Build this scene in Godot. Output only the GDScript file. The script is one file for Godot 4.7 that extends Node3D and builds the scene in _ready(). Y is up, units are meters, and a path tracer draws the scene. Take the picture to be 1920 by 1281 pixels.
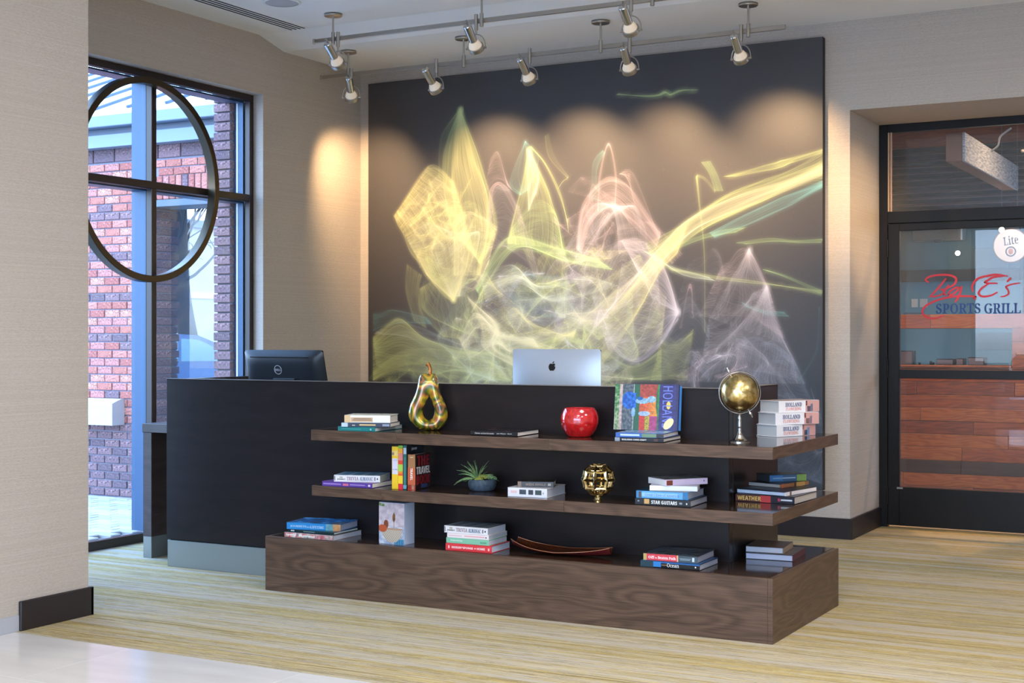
extends Node3D
# A hotel reception desk with a wrap-round book display, a large abstract panel, track lights and a glazed bar door.
# World: y up, metres. The wall with the panel runs along x at z = -9.1, the window wall along z at x = -6.34.

class MB:
	var v := PackedVector3Array()
	var n := PackedVector3Array()
	var u := PackedVector2Array()
	var ix := PackedInt32Array()

	func quad(a: Vector3, b: Vector3, c: Vector3, d: Vector3, u0 := Vector2(0, 1), u1 := Vector2(1, 0)) -> MB:
		var nn := (b - a).cross(d - a)
		if nn.length_squared() < 1e-16:
			nn = (c - b).cross(d - b)
		nn = nn.normalized()
		var k := v.size()
		for p in [a, b, c, d]:
			v.append(p)
			n.append(nn)
		u.append(u0)
		u.append(Vector2(u1.x, u0.y))
		u.append(u1)
		u.append(Vector2(u0.x, u1.y))
		for i in [0, 2, 1, 0, 3, 2]:
			ix.append(k + i)
		return self

	func poly_out(pts: Array, mid: Vector3) -> void:
		var c := Vector3.ZERO
		for p in pts:
			c += p
		c /= pts.size()
		var nn: Vector3 = (pts[1] - pts[0]).cross(pts[2] - pts[0]).normalized()
		if nn.dot(c - mid) < 0.0:
			pts.reverse()
			nn = -nn
		var k := v.size()
		for p in pts:
			v.append(p)
			n.append(nn)
			u.append(Vector2(p.x + p.z, p.y))
		for i in range(1, pts.size() - 1):
			ix.append(k)
			ix.append(k + i + 1)
			ix.append(k + i)

	func box(c: Vector3, s: Vector3, bev := 0.0, bs := Basis.IDENTITY) -> MB:
		var h := s * 0.5
		bev = minf(bev, minf(h.x, minf(h.y, h.z)) * 0.9)
		var g := func(sx, sy, sz, f): return c + bs * Vector3(sx * (h.x - (0.0 if f == 0 else bev)), sy * (h.y - (0.0 if f == 1 else bev)), sz * (h.z - (0.0 if f == 2 else bev)))
		for s1 in [-1, 1]:
			poly_out([g.call(s1, -1, -1, 0), g.call(s1, 1, -1, 0), g.call(s1, 1, 1, 0), g.call(s1, -1, 1, 0)], c)
			poly_out([g.call(-1, s1, -1, 1), g.call(1, s1, -1, 1), g.call(1, s1, 1, 1), g.call(-1, s1, 1, 1)], c)
			poly_out([g.call(-1, -1, s1, 2), g.call(1, -1, s1, 2), g.call(1, 1, s1, 2), g.call(-1, 1, s1, 2)], c)
			if bev > 0.0:
				for s2 in [-1, 1]:
					poly_out([g.call(s1, s2, -1, 0), g.call(s1, s2, 1, 0), g.call(s1, s2, 1, 1), g.call(s1, s2, -1, 1)], c)
					poly_out([g.call(s1, -1, s2, 0), g.call(s1, 1, s2, 0), g.call(s1, 1, s2, 2), g.call(s1, -1, s2, 2)], c)
					poly_out([g.call(-1, s1, s2, 1), g.call(1, s1, s2, 1), g.call(1, s1, s2, 2), g.call(-1, s1, s2, 2)], c)
					for s3 in [-1, 1]:
						poly_out([g.call(s1, s2, s3, 0), g.call(s1, s2, s3, 1), g.call(s1, s2, s3, 2)], c)
		return self

	func span(a: Vector3, b: Vector3, bev := 0.0) -> MB:
		return box((a + b) * 0.5, (b - a).abs(), bev)

	# f(a, b) for a, b in 0..1; the surface's outside is d/da x d/db
	func grid(nu: int, nv: int, f: Callable, wrap_u := false, wrap_v := false) -> MB:
		var k := v.size()
		var w := nu + 1
		for j in nv + 1:
			for i in nu + 1:
				v.append(f.call(float(i) / nu, float(j) / nv))
				n.append(Vector3.ZERO)
				u.append(Vector2(float(i) / nu, 1.0 - float(j) / nv))
		for j in nv:
			for i in nu:
				var a := k + j * w + i
				var q := [a, a + 1, a + w + 1, a + w]
				var nn := (v[q[2]] - v[q[0]]).cross(v[q[3]] - v[q[1]])
				for m in q:
					n[m] += nn
				for m in [0, 2, 1, 0, 3, 2]:
					ix.append(q[m])
		if wrap_u:
			for j in nv + 1:
				var s := n[k + j * w] + n[k + j * w + nu]
				n[k + j * w] = s
				n[k + j * w + nu] = s
		if wrap_v:
			for i in nu + 1:
				var s := n[k + i] + n[k + nv * w + i]
				n[k + i] = s
				n[k + nv * w + i] = s
		for m in range(k, v.size()):
			n[m] = n[m].normalized() if n[m].length_squared() > 1e-20 else Vector3.UP
		return self

	func lathe(prof: Array, seg := 32, xf := Transform3D.IDENTITY) -> MB:
		var m := prof.size() - 1
		return grid(seg, m, func(a, b):
			var p: Vector2 = prof[int(round(b * m))]
			return xf * Vector3(p.x * sin(a * TAU), p.y, p.x * cos(a * TAU)), true)

	func tube(path: Array, rad: Variant, seg := 8, closed := false, caps := true) -> MB:
		var m := path.size()
		var fr := []
		var nn := Vector3.UP
		for i in m:
			var t: Vector3
			if closed:
				t = (path[(i + 1) % m] - path[(i + m - 1) % m]).normalized()
			else:
				t = (path[mini(i + 1, m - 1)] - path[maxi(i - 1, 0)]).normalized()
			if i == 0 and absf(t.dot(nn)) > 0.9:
				nn = Vector3.RIGHT
			nn = (nn - t * nn.dot(t)).normalized()
			fr.append([path[i], nn, t.cross(nn), rad[i] if rad is Array else rad])
		if closed:
			fr.append(fr[0])
		var q := fr.size() - 1
		grid(seg, q, func(a, b):
			var e: Array = fr[int(round(b * q))]
			return e[0] + (e[1] * cos(a * TAU) + e[2] * sin(a * TAU)) * e[3], true, closed)
		if caps and not closed:
			for e in [fr[0], fr[q]]:
				if e[3] > 0.0004:
					var ring := []
					for i in seg:
						ring.append(e[0] + (e[1] * cos(i * TAU / seg) + e[2] * sin(i * TAU / seg)) * e[3])
					poly_out(ring, (fr[0][0] + fr[q][0]) * 0.5)
		return self

	func cyl(a: Vector3, b: Vector3, r: float, seg := 16) -> MB:
		return tube([a, b], r, seg)

	func ball(c: Vector3, r: Vector3, nu := 24, nv := 14) -> MB:
		return grid(nu, nv, func(a, b):
			var t: float = (b - 0.5) * PI
			return c + Vector3(sin(a * TAU) * cos(t) * r.x, sin(t) * r.y, cos(a * TAU) * cos(t) * r.z), true)

	# polygon in x, y (any turn), from z = 0 to z = depth
	func prism(poly: PackedVector2Array, depth: float, xf := Transform3D.IDENTITY) -> MB:
		if Geometry2D.is_polygon_clockwise(poly):
			poly.reverse()
		var t := Geometry2D.triangulate_polygon(poly)
		for side in 2:
			var k := v.size()
			for p in poly:
				v.append(xf * Vector3(p.x, p.y, depth if side else 0.0))
				n.append((xf.basis * Vector3(0, 0, 1.0 if side else -1.0)).normalized())
				u.append(p)
			for i in range(0, t.size(), 3):
				var a := poly[t[i]]
				var ccw := (poly[t[i + 1]] - a).cross(poly[t[i + 2]] - a) > 0.0
				if ccw == (side == 1):
					for m in [0, 2, 1]:
						ix.append(k + t[i + m])
				else:
					for m in [0, 1, 2]:
						ix.append(k + t[i + m])
		for i in poly.size():
			var a := poly[i]
			var b := poly[(i + 1) % poly.size()]
			quad(xf * Vector3(a.x, a.y, 0), xf * Vector3(b.x, b.y, 0), xf * Vector3(b.x, b.y, depth), xf * Vector3(a.x, a.y, depth))
		return self

	func mesh() -> ArrayMesh:
		var a := []
		a.resize(Mesh.ARRAY_MAX)
		a[Mesh.ARRAY_VERTEX] = v
		a[Mesh.ARRAY_NORMAL] = n
		a[Mesh.ARRAY_TEX_UV] = u
		a[Mesh.ARRAY_INDEX] = ix
		var m := ArrayMesh.new()
		m.add_surface_from_arrays(Mesh.PRIMITIVE_TRIANGLES, a)
		return m

var mats := {}
var used := {}
var rng := RandomNumberGenerator.new()
var fonts := {}

func numbered(called: String) -> String:
	var k: int = used.get(called, 0)
	used[called] = k + 1
	return called if k == 0 else "%s_%03d" % [called, k]

func tag(o: Node3D, label: String, category: String, group := "", kind := "") -> Node3D:
	o.set_meta("label", label)
	o.set_meta("category", category)
	if group:
		o.set_meta("group", group)
	if kind:
		o.set_meta("kind", kind)
	return o

func thing(called: String, label: String, category: String, at := Vector3.ZERO, yaw := 0.0, group := "", kind := "") -> Node3D:
	var o := Node3D.new()
	o.name = numbered(called)
	add_child(o)
	o.position = at
	o.rotation_degrees.y = yaw
	tag(o, label, category, group, kind)
	return o

func part(called: String, b: Variant, m: Material, parent: Node3D, at := Vector3.ZERO) -> MeshInstance3D:
	var o := MeshInstance3D.new()
	o.name = called
	o.mesh = b.mesh() if b is MB else b
	o.material_override = m
	parent.add_child(o, true)
	o.position = at
	return o

func solo(called: String, b: Variant, m: Material, label: String, category: String, group := "", at := Vector3.ZERO) -> MeshInstance3D:
	var o := part(numbered(called), b, m, self, at)
	tag(o, label, category, group)
	return o

func structure(called: String, b: Variant, m: Material, label: String, category: String) -> MeshInstance3D:
	var o := part(numbered(called), b, m, self)
	tag(o, label, category, "", "structure")
	return o

func rgb(hex: String) -> Color:
	return Color.html(hex)

func mat(hex: String, rough := 0.6, metal := 0.0, spec := 0.5) -> StandardMaterial3D:
	var key := "%s_%.3f_%.2f_%.2f" % [hex, rough, metal, spec]
	if not mats.has(key):
		var m := StandardMaterial3D.new()
		m.albedo_color = rgb(hex)
		m.roughness = rough
		m.metallic = metal
		m.metallic_specular = spec
		mats[key] = m
	return mats[key]

func glow(hex: String, e: float) -> StandardMaterial3D:
	var m := StandardMaterial3D.new()
	m.albedo_color = rgb(hex)
	m.emission_enabled = true
	m.emission = rgb(hex)
	m.emission_energy_multiplier = e
	return m

func pane(alpha := 0.06, hex := "dfe8ea") -> StandardMaterial3D:
	var m := StandardMaterial3D.new()
	m.albedo_color = Color(rgb(hex), alpha)
	m.transparency = BaseMaterial3D.TRANSPARENCY_ALPHA
	m.roughness = 0.0
	m.metallic_specular = 0.5
	return m

func tri(m: StandardMaterial3D, scale: Vector3, world := false) -> StandardMaterial3D:
	m.uv1_triplanar = true
	m.uv1_world_triplanar = world
	m.uv1_scale = scale
	m.uv1_triplanar_sharpness = 8.0
	return m

func noise(s: int, f: float, oct := 3) -> FastNoiseLite:
	var q := FastNoiseLite.new()
	q.seed = s
	q.noise_type = FastNoiseLite.TYPE_SIMPLEX_SMOOTH
	q.frequency = f
	q.fractal_octaves = oct
	return q

# noise that repeats over w x h
func seamless(q: FastNoiseLite, x: float, y: float, w: float, h: float, fx: float, fy: float) -> float:
	var a := x / w
	var b := y / h
	return lerpf(lerpf(q.get_noise_2d(x * fx, y * fy), q.get_noise_2d((x - w) * fx, y * fy), a), lerpf(q.get_noise_2d(x * fx, (y - h) * fy), q.get_noise_2d((x - w) * fx, (y - h) * fy), a), b) * 1.25

func painted(w: int, h: int, f: Callable) -> ImageTexture:
	var im := Image.create(w, h, false, Image.FORMAT_RGB8)
	for y in h:
		for x in w:
			im.set_pixel(x, y, f.call(x, y))
	return ImageTexture.create_from_image(im)

func grasscloth() -> Array:
	var q := noise(3, 1.0, 2)
	var q2 := noise(4, 1.0, 3)
	var r := RandomNumberGenerator.new()
	r.seed = 5
	var rows := []
	for i in 512:
		rows.append(r.randf_range(-1, 1))
	var bump := painted(512, 512, func(x, y):
		var yy: int = int(y + 1.6 * seamless(q2, x, y, 512, 512, 0.012, 0.03)) & 511
		var t: float = 0.55 * seamless(q, x, y, 512, 512, 0.055, 0.42) + 0.25 * rows[yy] + 0.25 * seamless(q2, x, y, 512, 512, 0.02, 0.15)
		var g: float = clampf(0.5 + 0.5 * t, 0, 1)
		return Color(g, g, g))
	var im := bump.get_image()
	var col := painted(512, 512, func(x, y):
		var g: float = im.get_pixel(x, y).r - 0.5
		return Color(0.73 + 0.17 * g, 0.69 + 0.18 * g, 0.645 + 0.19 * g))
	return [col, bump]

func wood(sd: int, dark: Color, light: Color, fine: float, wave: float) -> ImageTexture:
	var q := noise(sd, 1.0, 2)
	var q2 := noise(sd + 1, 1.0, 2)
	return painted(512, 512, func(x, y):
		var d: float = seamless(q, x, y, 512, 512, 0.006, 0.012) * wave
		var ring: float = 0.5 + 0.5 * sin((y / 512.0 * 22.0 + d) * TAU * 0.5)
		var g: float = seamless(q2, x, y, 512, 512, 0.012, fine)
		var t: float = clampf(0.45 + 0.28 * (ring - 0.5) * (1.0 + d * 0.1) + 0.42 * g, 0, 1)
		return dark.lerp(light, t))

func font(name: String, bold: bool) -> Font:
	var key := name + str(bold)
	if not fonts.has(key):
		var s := SystemFont.new()
		s.font_names = PackedStringArray([name])
		s.font_weight = 700 if bold else 400
		fonts[key] = s
	return fonts[key]

# flat lettering fitted into w x h, centred at xf, facing xf's +z
func letters(parent: Node3D, called: String, s: String, w: float, h: float, m: Material, xf: Transform3D, serif := false, bold := true, thick := 0.0006) -> MeshInstance3D:
	var t := TextMesh.new()
	t.text = s
	t.font = font("Droid Serif" if serif else "Droid Sans", bold)
	t.font_size = 48
	t.pixel_size = 0.01
	t.curve_step = 3.0
	t.depth = 0.1
	var a := t.get_mesh_arrays()
	var vv: PackedVector3Array = a[Mesh.ARRAY_VERTEX]
	var bb := AABB(vv[0], Vector3.ZERO)
	for p in vv:
		bb = bb.expand(p)
	var c := bb.get_center()
	var sc := Vector3(w / bb.size.x, h / bb.size.y, thick / bb.size.z)
	var nn: PackedVector3Array = a[Mesh.ARRAY_NORMAL]
	for i in vv.size():
		vv[i] = xf * ((vv[i] - c) * sc)
		nn[i] = (xf.basis * nn[i]).normalized()
	var b := []
	b.resize(Mesh.ARRAY_MAX)
	b[Mesh.ARRAY_VERTEX] = vv
	b[Mesh.ARRAY_NORMAL] = nn
	b[Mesh.ARRAY_INDEX] = a[Mesh.ARRAY_INDEX]
	var am := ArrayMesh.new()
	am.add_surface_from_arrays(Mesh.PRIMITIVE_TRIANGLES, b)
	return part(called, am, m, parent)

func catmull(pts: Array, m: int, closed := false) -> Array:
	var out := []
	var k := pts.size()
	var segs := k if closed else k - 1
	for i in m:
		var t := float(i) / (m if closed else m - 1) * segs
		var s := mini(int(t), segs - 1)
		t -= s
		var a = pts[(s - 1 + k) % k] if closed else pts[maxi(s - 1, 0)]
		var b = pts[s % k]
		var c = pts[(s + 1) % k]
		var d = pts[(s + 2) % k] if closed else pts[mini(s + 2, k - 1)]
		out.append(0.5 * (2.0 * b + (c - a) * t + (2.0 * a - 5.0 * b + 4.0 * c - d) * t * t + (3.0 * b - a - 3.0 * c + d) * t * t * t))
	return out

# ---------------------------------------------------------------- the abstract print
const AW := 1536
const AH := 1269
var acc := PackedFloat32Array()
var inks := {"Y": Vector3(0.84, 0.84, 0.40), "YW": Vector3(0.88, 0.89, 0.60), "L": Vector3(0.58, 0.70, 0.30), "G": Vector3(0.36, 0.54, 0.24), "T": Vector3(0.14, 0.36, 0.36), "W": Vector3(0.72, 0.71, 0.82), "P": Vector3(0.80, 0.64, 0.70), "GW": Vector3(0.64, 0.76, 0.62), "O": Vector3(0.44, 0.48, 0.18), "B": Vector3(0.40, 0.48, 0.62)}

func pairs(a: Array) -> Array:
	var out := []
	for i in range(0, a.size(), 2):
		out.append(Vector2(a[i], a[i + 1]) * (AW / 1000.0))
	return out

# a veil of fine strands hung between two curves, folded along its width
func veil(ink: String, strength: float, strands: int, fold: float, a: Array, b: Array) -> void:
	var pa := pairs(a)
	var pb := pairs(b)
	var length := 0.0
	for q in [pa, pb]:
		var l := 0.0
		for i in q.size() - 1:
			l += q[i].distance_to(q[i + 1])
		length = maxf(length, l)
	var m := int(length * 1.25) + 4
	var ca := catmull(pa, m)
	var cb := catmull(pb, m)
	var c: Vector3 = inks[ink] * strength * ART
	var f1 := rng.randf_range(0.5, 1.3)
	var f2 := rng.randf_range(1.5, 3.2)
	var ph := rng.randf() * TAU
	var warp := PackedFloat32Array()
	var warp2 := PackedFloat32Array()
	for j in m:
		warp.append(sin(j * TAU * f1 / m + ph))
		warp2.append(sin(j * TAU * f2 / m + ph * 2.0))
	strands = int(strands * 2.0)
	for i in strands:
		var s := float(i) / (strands - 1)
		var edge := i % 22 == 0
		var t0 := lerpf(s, 0.5 - 0.5 * cos(PI * s), 0.5)
		var drift := 0.0 if edge else rng.randf_range(-1.0, 1.0) * (0.12 + 0.8 * fold)
		var k1 := fold * 0.45 * sin(s * 5.0 + ph)
		var k2 := fold * 0.16 * sin(s * 11.0 + ph * 3.0)
		var tone := rng.randf_range(0.25, 1.0)
		tone = 0.42 + 1.1 * tone * tone * tone + (1.1 if edge else 0.0)
		var cr := c.x * tone
		var cg := c.y * tone
		var cbl := c.z * tone
		for j in m:
			var t := t0 + drift * (float(j) / m - 0.5) + k1 * warp[j] + k2 * warp2[j]
			t = pingpong(t, 1.0)
			var p: Vector2 = ca[j].lerp(cb[j], t)
			var x := int(p.x)
			var y := int(p.y)
			if x >= 0 and y >= 0 and x < AW and y < AH:
				var o := (y * AW + x) * 3
				acc[o] += cr
				acc[o + 1] += cg
				acc[o + 2] += cbl

# loose webs of strands filling a region (art units)
func webs(count: int, x0: float, y0: float, x1: float, y1: float, colours: Array, strength: float, size: float) -> void:
	for k in count:
		var c := Vector2(rng.randf_range(x0, x1), rng.randf_range(y0, y1))
		var a := []
		var b := []
		var ang := rng.randf() * TAU
		var r := size * rng.randf_range(0.5, 1.3)
		for i in 4:
			var d := Vector2.from_angle(ang + i * rng.randf_range(0.25, 0.6)) * r
			var e := Vector2.from_angle(ang + 2.2 + i * rng.randf_range(0.2, 0.6)) * r * rng.randf_range(0.4, 1.0)
			a.append_array([c.x + d.x, c.y + d.y])
			b.append_array([c.x + e.x, c.y + e.y])
		veil(colours[rng.randi_range(0, colours.size() - 1)], strength, rng.randi_range(50, 110), 0.2, a, b)

const ART := 4.8

func art_texture() -> ImageTexture:
	acc.resize(AW * AH * 3)
	rng.seed = 11
	veil("Y", 0.020, 200, 0.04, [66,287,153,185,215,223], [149,416,215,471,267,375])
	veil("Y", 0.018, 160, 0.10, [66,287,102,359,149,416,215,471], [153,185,215,223,254,363,215,471])
	veil("YW", 0.012, 120, 0.25, [75,284,136,348,208,462], [178,204,241,307,231,462])
	veil("L", 0.018, 140, 0.06, [231,70,189,171,205,306,254,363], [231,70,286,199,320,321,279,397])
	veil("Y", 0.014, 140, 0.18, [231,70,208,172,215,284,215,418], [231,70,267,176,302,288,279,419])
	veil("L", 0.008, 60, 0.15, [178,210,184,126,231,70], [197,227,215,128,231,70])
	veil("YW", 0.014, 120, 0.15, [189,305,254,286,320,321], [228,462,267,446,298,397])
	veil("L", 0.012, 110, 0.30, [136,394,189,316,254,263,317,321], [215,471,241,440,279,419,298,364])
	veil("GW", 0.010, 90, 0.30, [96,336,149,304,215,351,202,462], [149,416,215,373,279,331,241,462])
	veil("O", 0.012, 70, 0.08, [99,392,96,449,116,512], [136,416,129,461,149,529])
	veil("O", 0.015, 100, 0.12, [131,444,133,495,189,546], [189,417,279,463,228,551])
	veil("L", 0.012, 90, 0.30, [149,394,136,484,215,529], [254,463,254,507,279,551])
	veil("O", 0.020, 170, 0.08, [12,546,75,506,149,551,279,579], [12,641,96,619,215,635,354,636])
	veil("L", 0.013, 150, 0.22, [12,551,96,534,215,573,311,578], [21,609,123,636,215,618,311,633])
	veil("O", 0.012, 100, 0.15, [12,620,96,574,228,579,354,616], [12,641,96,608,202,607,354,636])
	veil("GW", 0.010, 60, 0.35, [14,540,109,551,202,607,317,636], [69,508,215,551,317,595,298,637])
	veil("T", 0.010, 70, 0.20, [12,494,69,489,149,506], [12,534,82,517,162,520])
	veil("YW", 0.022, 150, 0.60, [228,551,267,496,317,529,404,551], [254,595,317,562,354,578,416,567])
	veil("YW", 0.018, 110, 0.70, [247,462,279,518,286,568,354,605], [304,507,336,535,323,573,404,605])
	veil("Y", 0.016, 120, 0.50, [279,507,354,486,404,519,494,551], [292,584,379,562,440,572,500,530])
	veil("O", 0.016, 150, 0.30, [279,573,404,562,500,535], [330,634,452,604,547,633])
	veil("L", 0.014, 130, 0.35, [317,551,416,546,512,551], [354,634,452,632,523,604])
	veil("T", 0.014, 70, 0.05, [385,148,348,230,373,258], [385,148,416,185,392,248])
	veil("L", 0.017, 120, 0.12, [392,164,373,247,348,333,342,355], [392,164,428,229,452,294,470,370])
	veil("GW", 0.018, 60, 0.10, [392,164,389,216,392,292], [395,167,416,217,409,255])
	veil("L", 0.020, 14, 0.02, [394,160,428,196,462,262,482,317], [399,160,433,199,467,263,483,338])
	veil("G", 0.014, 110, 0.25, [354,323,404,270,452,294,470,370], [342,366,392,378,452,380,476,380])
	veil("L", 0.014, 9, 0.03, [430,141,440,186,481,229], [438,137,452,183,483,226])
	veil("L", 0.012, 8, 0.03, [483,226,471,234,464,243], [481,231,469,237,459,250])
	veil("P", 0.010, 16, 0.05, [302,310,302,244,336,235,385,324,416,422], [310,288,310,246,330,240,373,323,404,432])
	veil("W", 0.007, 90, 0.25, [304,244,336,235,367,269], [279,375,342,366,416,422])
	veil("P", 0.016, 9, 0.04, [547,298,551,225,571,165,588,227,584,300], [549,298,555,225,571,169,584,226,585,291])
	veil("P", 0.010, 110, 0.30, [500,370,512,286,570,231,627,265,683,345], [512,381,535,319,581,289,616,322,672,376])
	veil("W", 0.010, 110, 0.35, [476,370,535,287,581,299,593,384], [512,402,570,330,627,291,661,375])
	veil("P", 0.014, 14, 0.05, [616,228,632,302,681,345], [593,227,625,229,678,355])
	veil("T", 0.008, 40, 0.10, [533,276,537,203,558,178], [544,277,547,214,564,183])
	veil("G", 0.017, 110, 0.40, [267,446,342,344,464,369,547,393], [279,463,367,366,476,396,581,415])
	veil("GW", 0.014, 100, 0.60, [279,419,354,399,416,443,523,424], [292,474,379,443,452,476,593,446])
	veil("T", 0.012, 110, 0.30, [354,399,404,421,476,423], [342,518,428,508,500,508])
	veil("B", 0.010, 110, 0.30, [317,431,392,464,476,466], [354,524,416,529,476,508])
	veil("L", 0.012, 80, 0.30, [379,367,416,443,464,508], [476,380,488,423,476,508])
	veil("GW", 0.010, 90, 0.40, [428,368,464,444,452,497], [581,383,570,467,500,519])
	veil("W", 0.011, 150, 0.35, [500,381,547,372,627,353,672,386], [452,529,535,551,616,551,683,510])
	veil("L", 0.012, 150, 0.30, [476,508,547,445,638,385], [500,634,593,603,683,510])
	veil("GW", 0.010, 140, 0.40, [279,507,392,464,512,466,616,467], [354,634,452,615,558,614,638,603])
	veil("YW", 0.015, 90, 0.35, [1006,226,937,254,834,282,738,322,677,376,616,436,512,498,379,551], [1006,250,947,272,855,303,759,338,699,387,655,437,558,519,404,562])
	veil("L", 0.018, 90, 0.40, [1006,201,927,241,813,279,716,336,649,364], [1006,264,937,277,844,311,759,348,672,417])
	veil("L", 0.012, 40, 0.35, [807,244,896,226,937,217,1006,202], [834,245,907,236,947,225,1006,211])
	veil("T", 0.020, 70, 0.30, [1006,260,957,276,876,307,781,349], [1006,271,967,292,886,327,792,359])
	veil("Y", 0.018, 100, 0.30, [738,327,672,386,604,467,512,551], [716,387,677,427,627,509,558,603])
	veil("GW", 0.015, 40, 0.30, [638,375,694,407,781,434], [683,396,727,428,792,440])
	veil("W", 0.012, 150, 0.15, [535,466,598,358,683,407,718,500], [570,572,627,603,683,561,718,500])
	veil("W", 0.012, 90, 0.30, [598,358,672,376,718,500], [627,405,661,468,718,500])
	veil("YW", 0.013, 140, 0.30, [570,467,638,426,694,469], [558,593,627,592,683,551])
	veil("W", 0.022, 10, 0.05, [564,519,593,572,638,587,718,510], [558,509,587,576,644,592,718,514])
	veil("W", 0.016, 12, 0.10, [616,592,649,530,672,468,718,500], [593,551,649,551,694,510,716,506])
	veil("L", 0.012, 120, 0.30, [535,551,616,603,683,571], [512,634,616,632,683,631])
	veil("O", 0.022, 90, 0.10, [683,551,716,561,749,532], [661,631,694,631,736,630])
	veil("L", 0.012, 70, 0.25, [677,530,716,551,746,540], [672,629,694,622,731,627])
	veil("W", 0.010, 140, 0.12, [894,451,855,510,792,571,738,632], [894,451,917,531,947,589,969,633])
	veil("W", 0.008, 120, 0.25, [860,381,823,440,781,510], [860,381,896,452,927,560])
	veil("W", 0.009, 120, 0.40, [781,510,855,471,896,452], [759,632,855,610,957,629])
	veil("P", 0.008, 100, 0.40, [807,410,855,381,896,452], [759,510,855,510,927,550])
	veil("W", 0.010, 90, 0.35, [770,601,797,581,829,630], [855,550,907,600,957,668])
	veil("B", 0.010, 150, 0.30, [834,550,896,550,947,589], [834,711,917,698,997,706])
	veil("B", 0.009, 130, 0.45, [876,670,927,649,997,677], [886,823,947,805,1006,817])
	veil("W", 0.012, 10, 0.10, [929,776,957,668,997,696], [987,803,1009,744,977,638])
	veil("W", 0.012, 8, 0.10, [896,768,957,785,1002,754], [907,728,957,697,987,764])
	veil("B", 0.008, 100, 0.30, [683,633,738,601,781,631], [694,510,738,469,781,530])
	veil("L", 0.018, 8, 0.03, [754,241,759,287,770,389,772,535], [757,238,762,287,772,389,772,540])
	veil("L", 0.012, 8, 0.04, [754,241,770,247,792,273], [757,237,774,245,794,270])
	veil("G", 0.022, 26, 0.02, [765,214,781,237,792,270], [783,213,797,238,809,271])
	veil("G", 0.012, 30, 0.30, [834,370,896,363,947,369,1002,368], [855,373,907,371,957,374,997,375])
	veil("L", 0.012, 30, 0.30, [694,412,792,431,896,447,997,471], [705,419,802,438,917,452,1002,461])
	veil("G", 0.012, 30, 0.30, [886,421,927,432,997,461], [896,424,937,440,997,469])
	veil("T", 0.012, 40, 0.30, [844,481,886,496,927,501], [855,491,896,506,937,509])
	veil("T", 0.010, 6, 0.05, [957,624,987,570,993,492], [959,625,990,572,995,492])
	veil("G", 0.012, 40, 0.30, [694,376,781,349,855,341], [672,396,759,363,834,350])
	veil("L", 0.030, 26, 0.20, [587,71,638,76,674,78,689,73,701,79,721,73,759,76], [593,69,649,80,678,80,694,76,703,81,727,75,749,75])
	veil("P", 0.005, 60, 0.20, [304,178,323,168,342,235], [286,254,323,223,354,246])
	veil("P", 0.006, 60, 0.30, [593,321,661,323,727,387], [581,373,661,365,705,407])
	veil("W", 0.004, 80, 0.30, [738,408,792,379,813,430], [694,551,749,510,781,510])
	veil("P", 0.012, 8, 0.05, [721,530,738,454,746,454,749,510], [725,530,738,459,745,461,746,500])
	webs(30, 240, 400, 480, 740, ["YW", "L", "GW", "Y", "B", "L"], 0.010, 105.0)
	webs(32, 460, 430, 590, 760, ["YW", "Y", "W", "L", "YW", "W"], 0.010, 105.0)
	webs(26, 30, 650, 330, 815, ["O", "L", "O", "L", "GW"], 0.014, 120.0)
	webs(14, 110, 220, 240, 400, ["Y", "L", "YW"], 0.008, 65.0)
	webs(14, 720, 560, 830, 800, ["W", "B", "P"], 0.007, 75.0)
	webs(8, 460, 280, 580, 380, ["P", "W"], 0.004, 65.0)
	webs(10, 560, 640, 640, 800, ["O", "L"], 0.010, 70.0)
	# soft glow of the strands: a sixth-size copy, smoothed, laid under them
	var lw := AW / 6 + 2
	var lh := AH / 6 + 2
	var low := PackedFloat32Array()
	low.resize(lw * lh * 3)
	for y in AH:
		for x in AW:
			var o := (y * AW + x) * 3
			var q := (y / 6 * lw + x / 6) * 3
			low[q] += acc[o] / 36.0
			low[q + 1] += acc[o + 1] / 36.0
			low[q + 2] += acc[o + 2] / 36.0
	for pas in 1:
		var sm := low.duplicate()
		for y in range(1, lh - 1):
			for i in range(3, lw * 3 - 3):
				var q := y * lw * 3 + i
				sm[q] = 0.25 * low[q] + 0.125 * (low[q - 3] + low[q + 3] + low[q - lw * 3] + low[q + lw * 3]) + 0.0625 * (low[q - lw * 3 - 3] + low[q - lw * 3 + 3] + low[q + lw * 3 - 3] + low[q + lw * 3 + 3])
		low = sm
	var bytes := PackedByteArray()
	bytes.resize(AW * AH * 3)
	var lut := PackedByteArray()
	lut.resize(4097)
	for i in 4097:
		lut[i] = int(clampf(Color(i / 4096.0, 0, 0).linear_to_srgb().r * 255.0, 0, 255))
	var base_l := Vector3(0.060, 0.056, 0.058)
	var base_r := Vector3(0.036, 0.047, 0.062)
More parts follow.
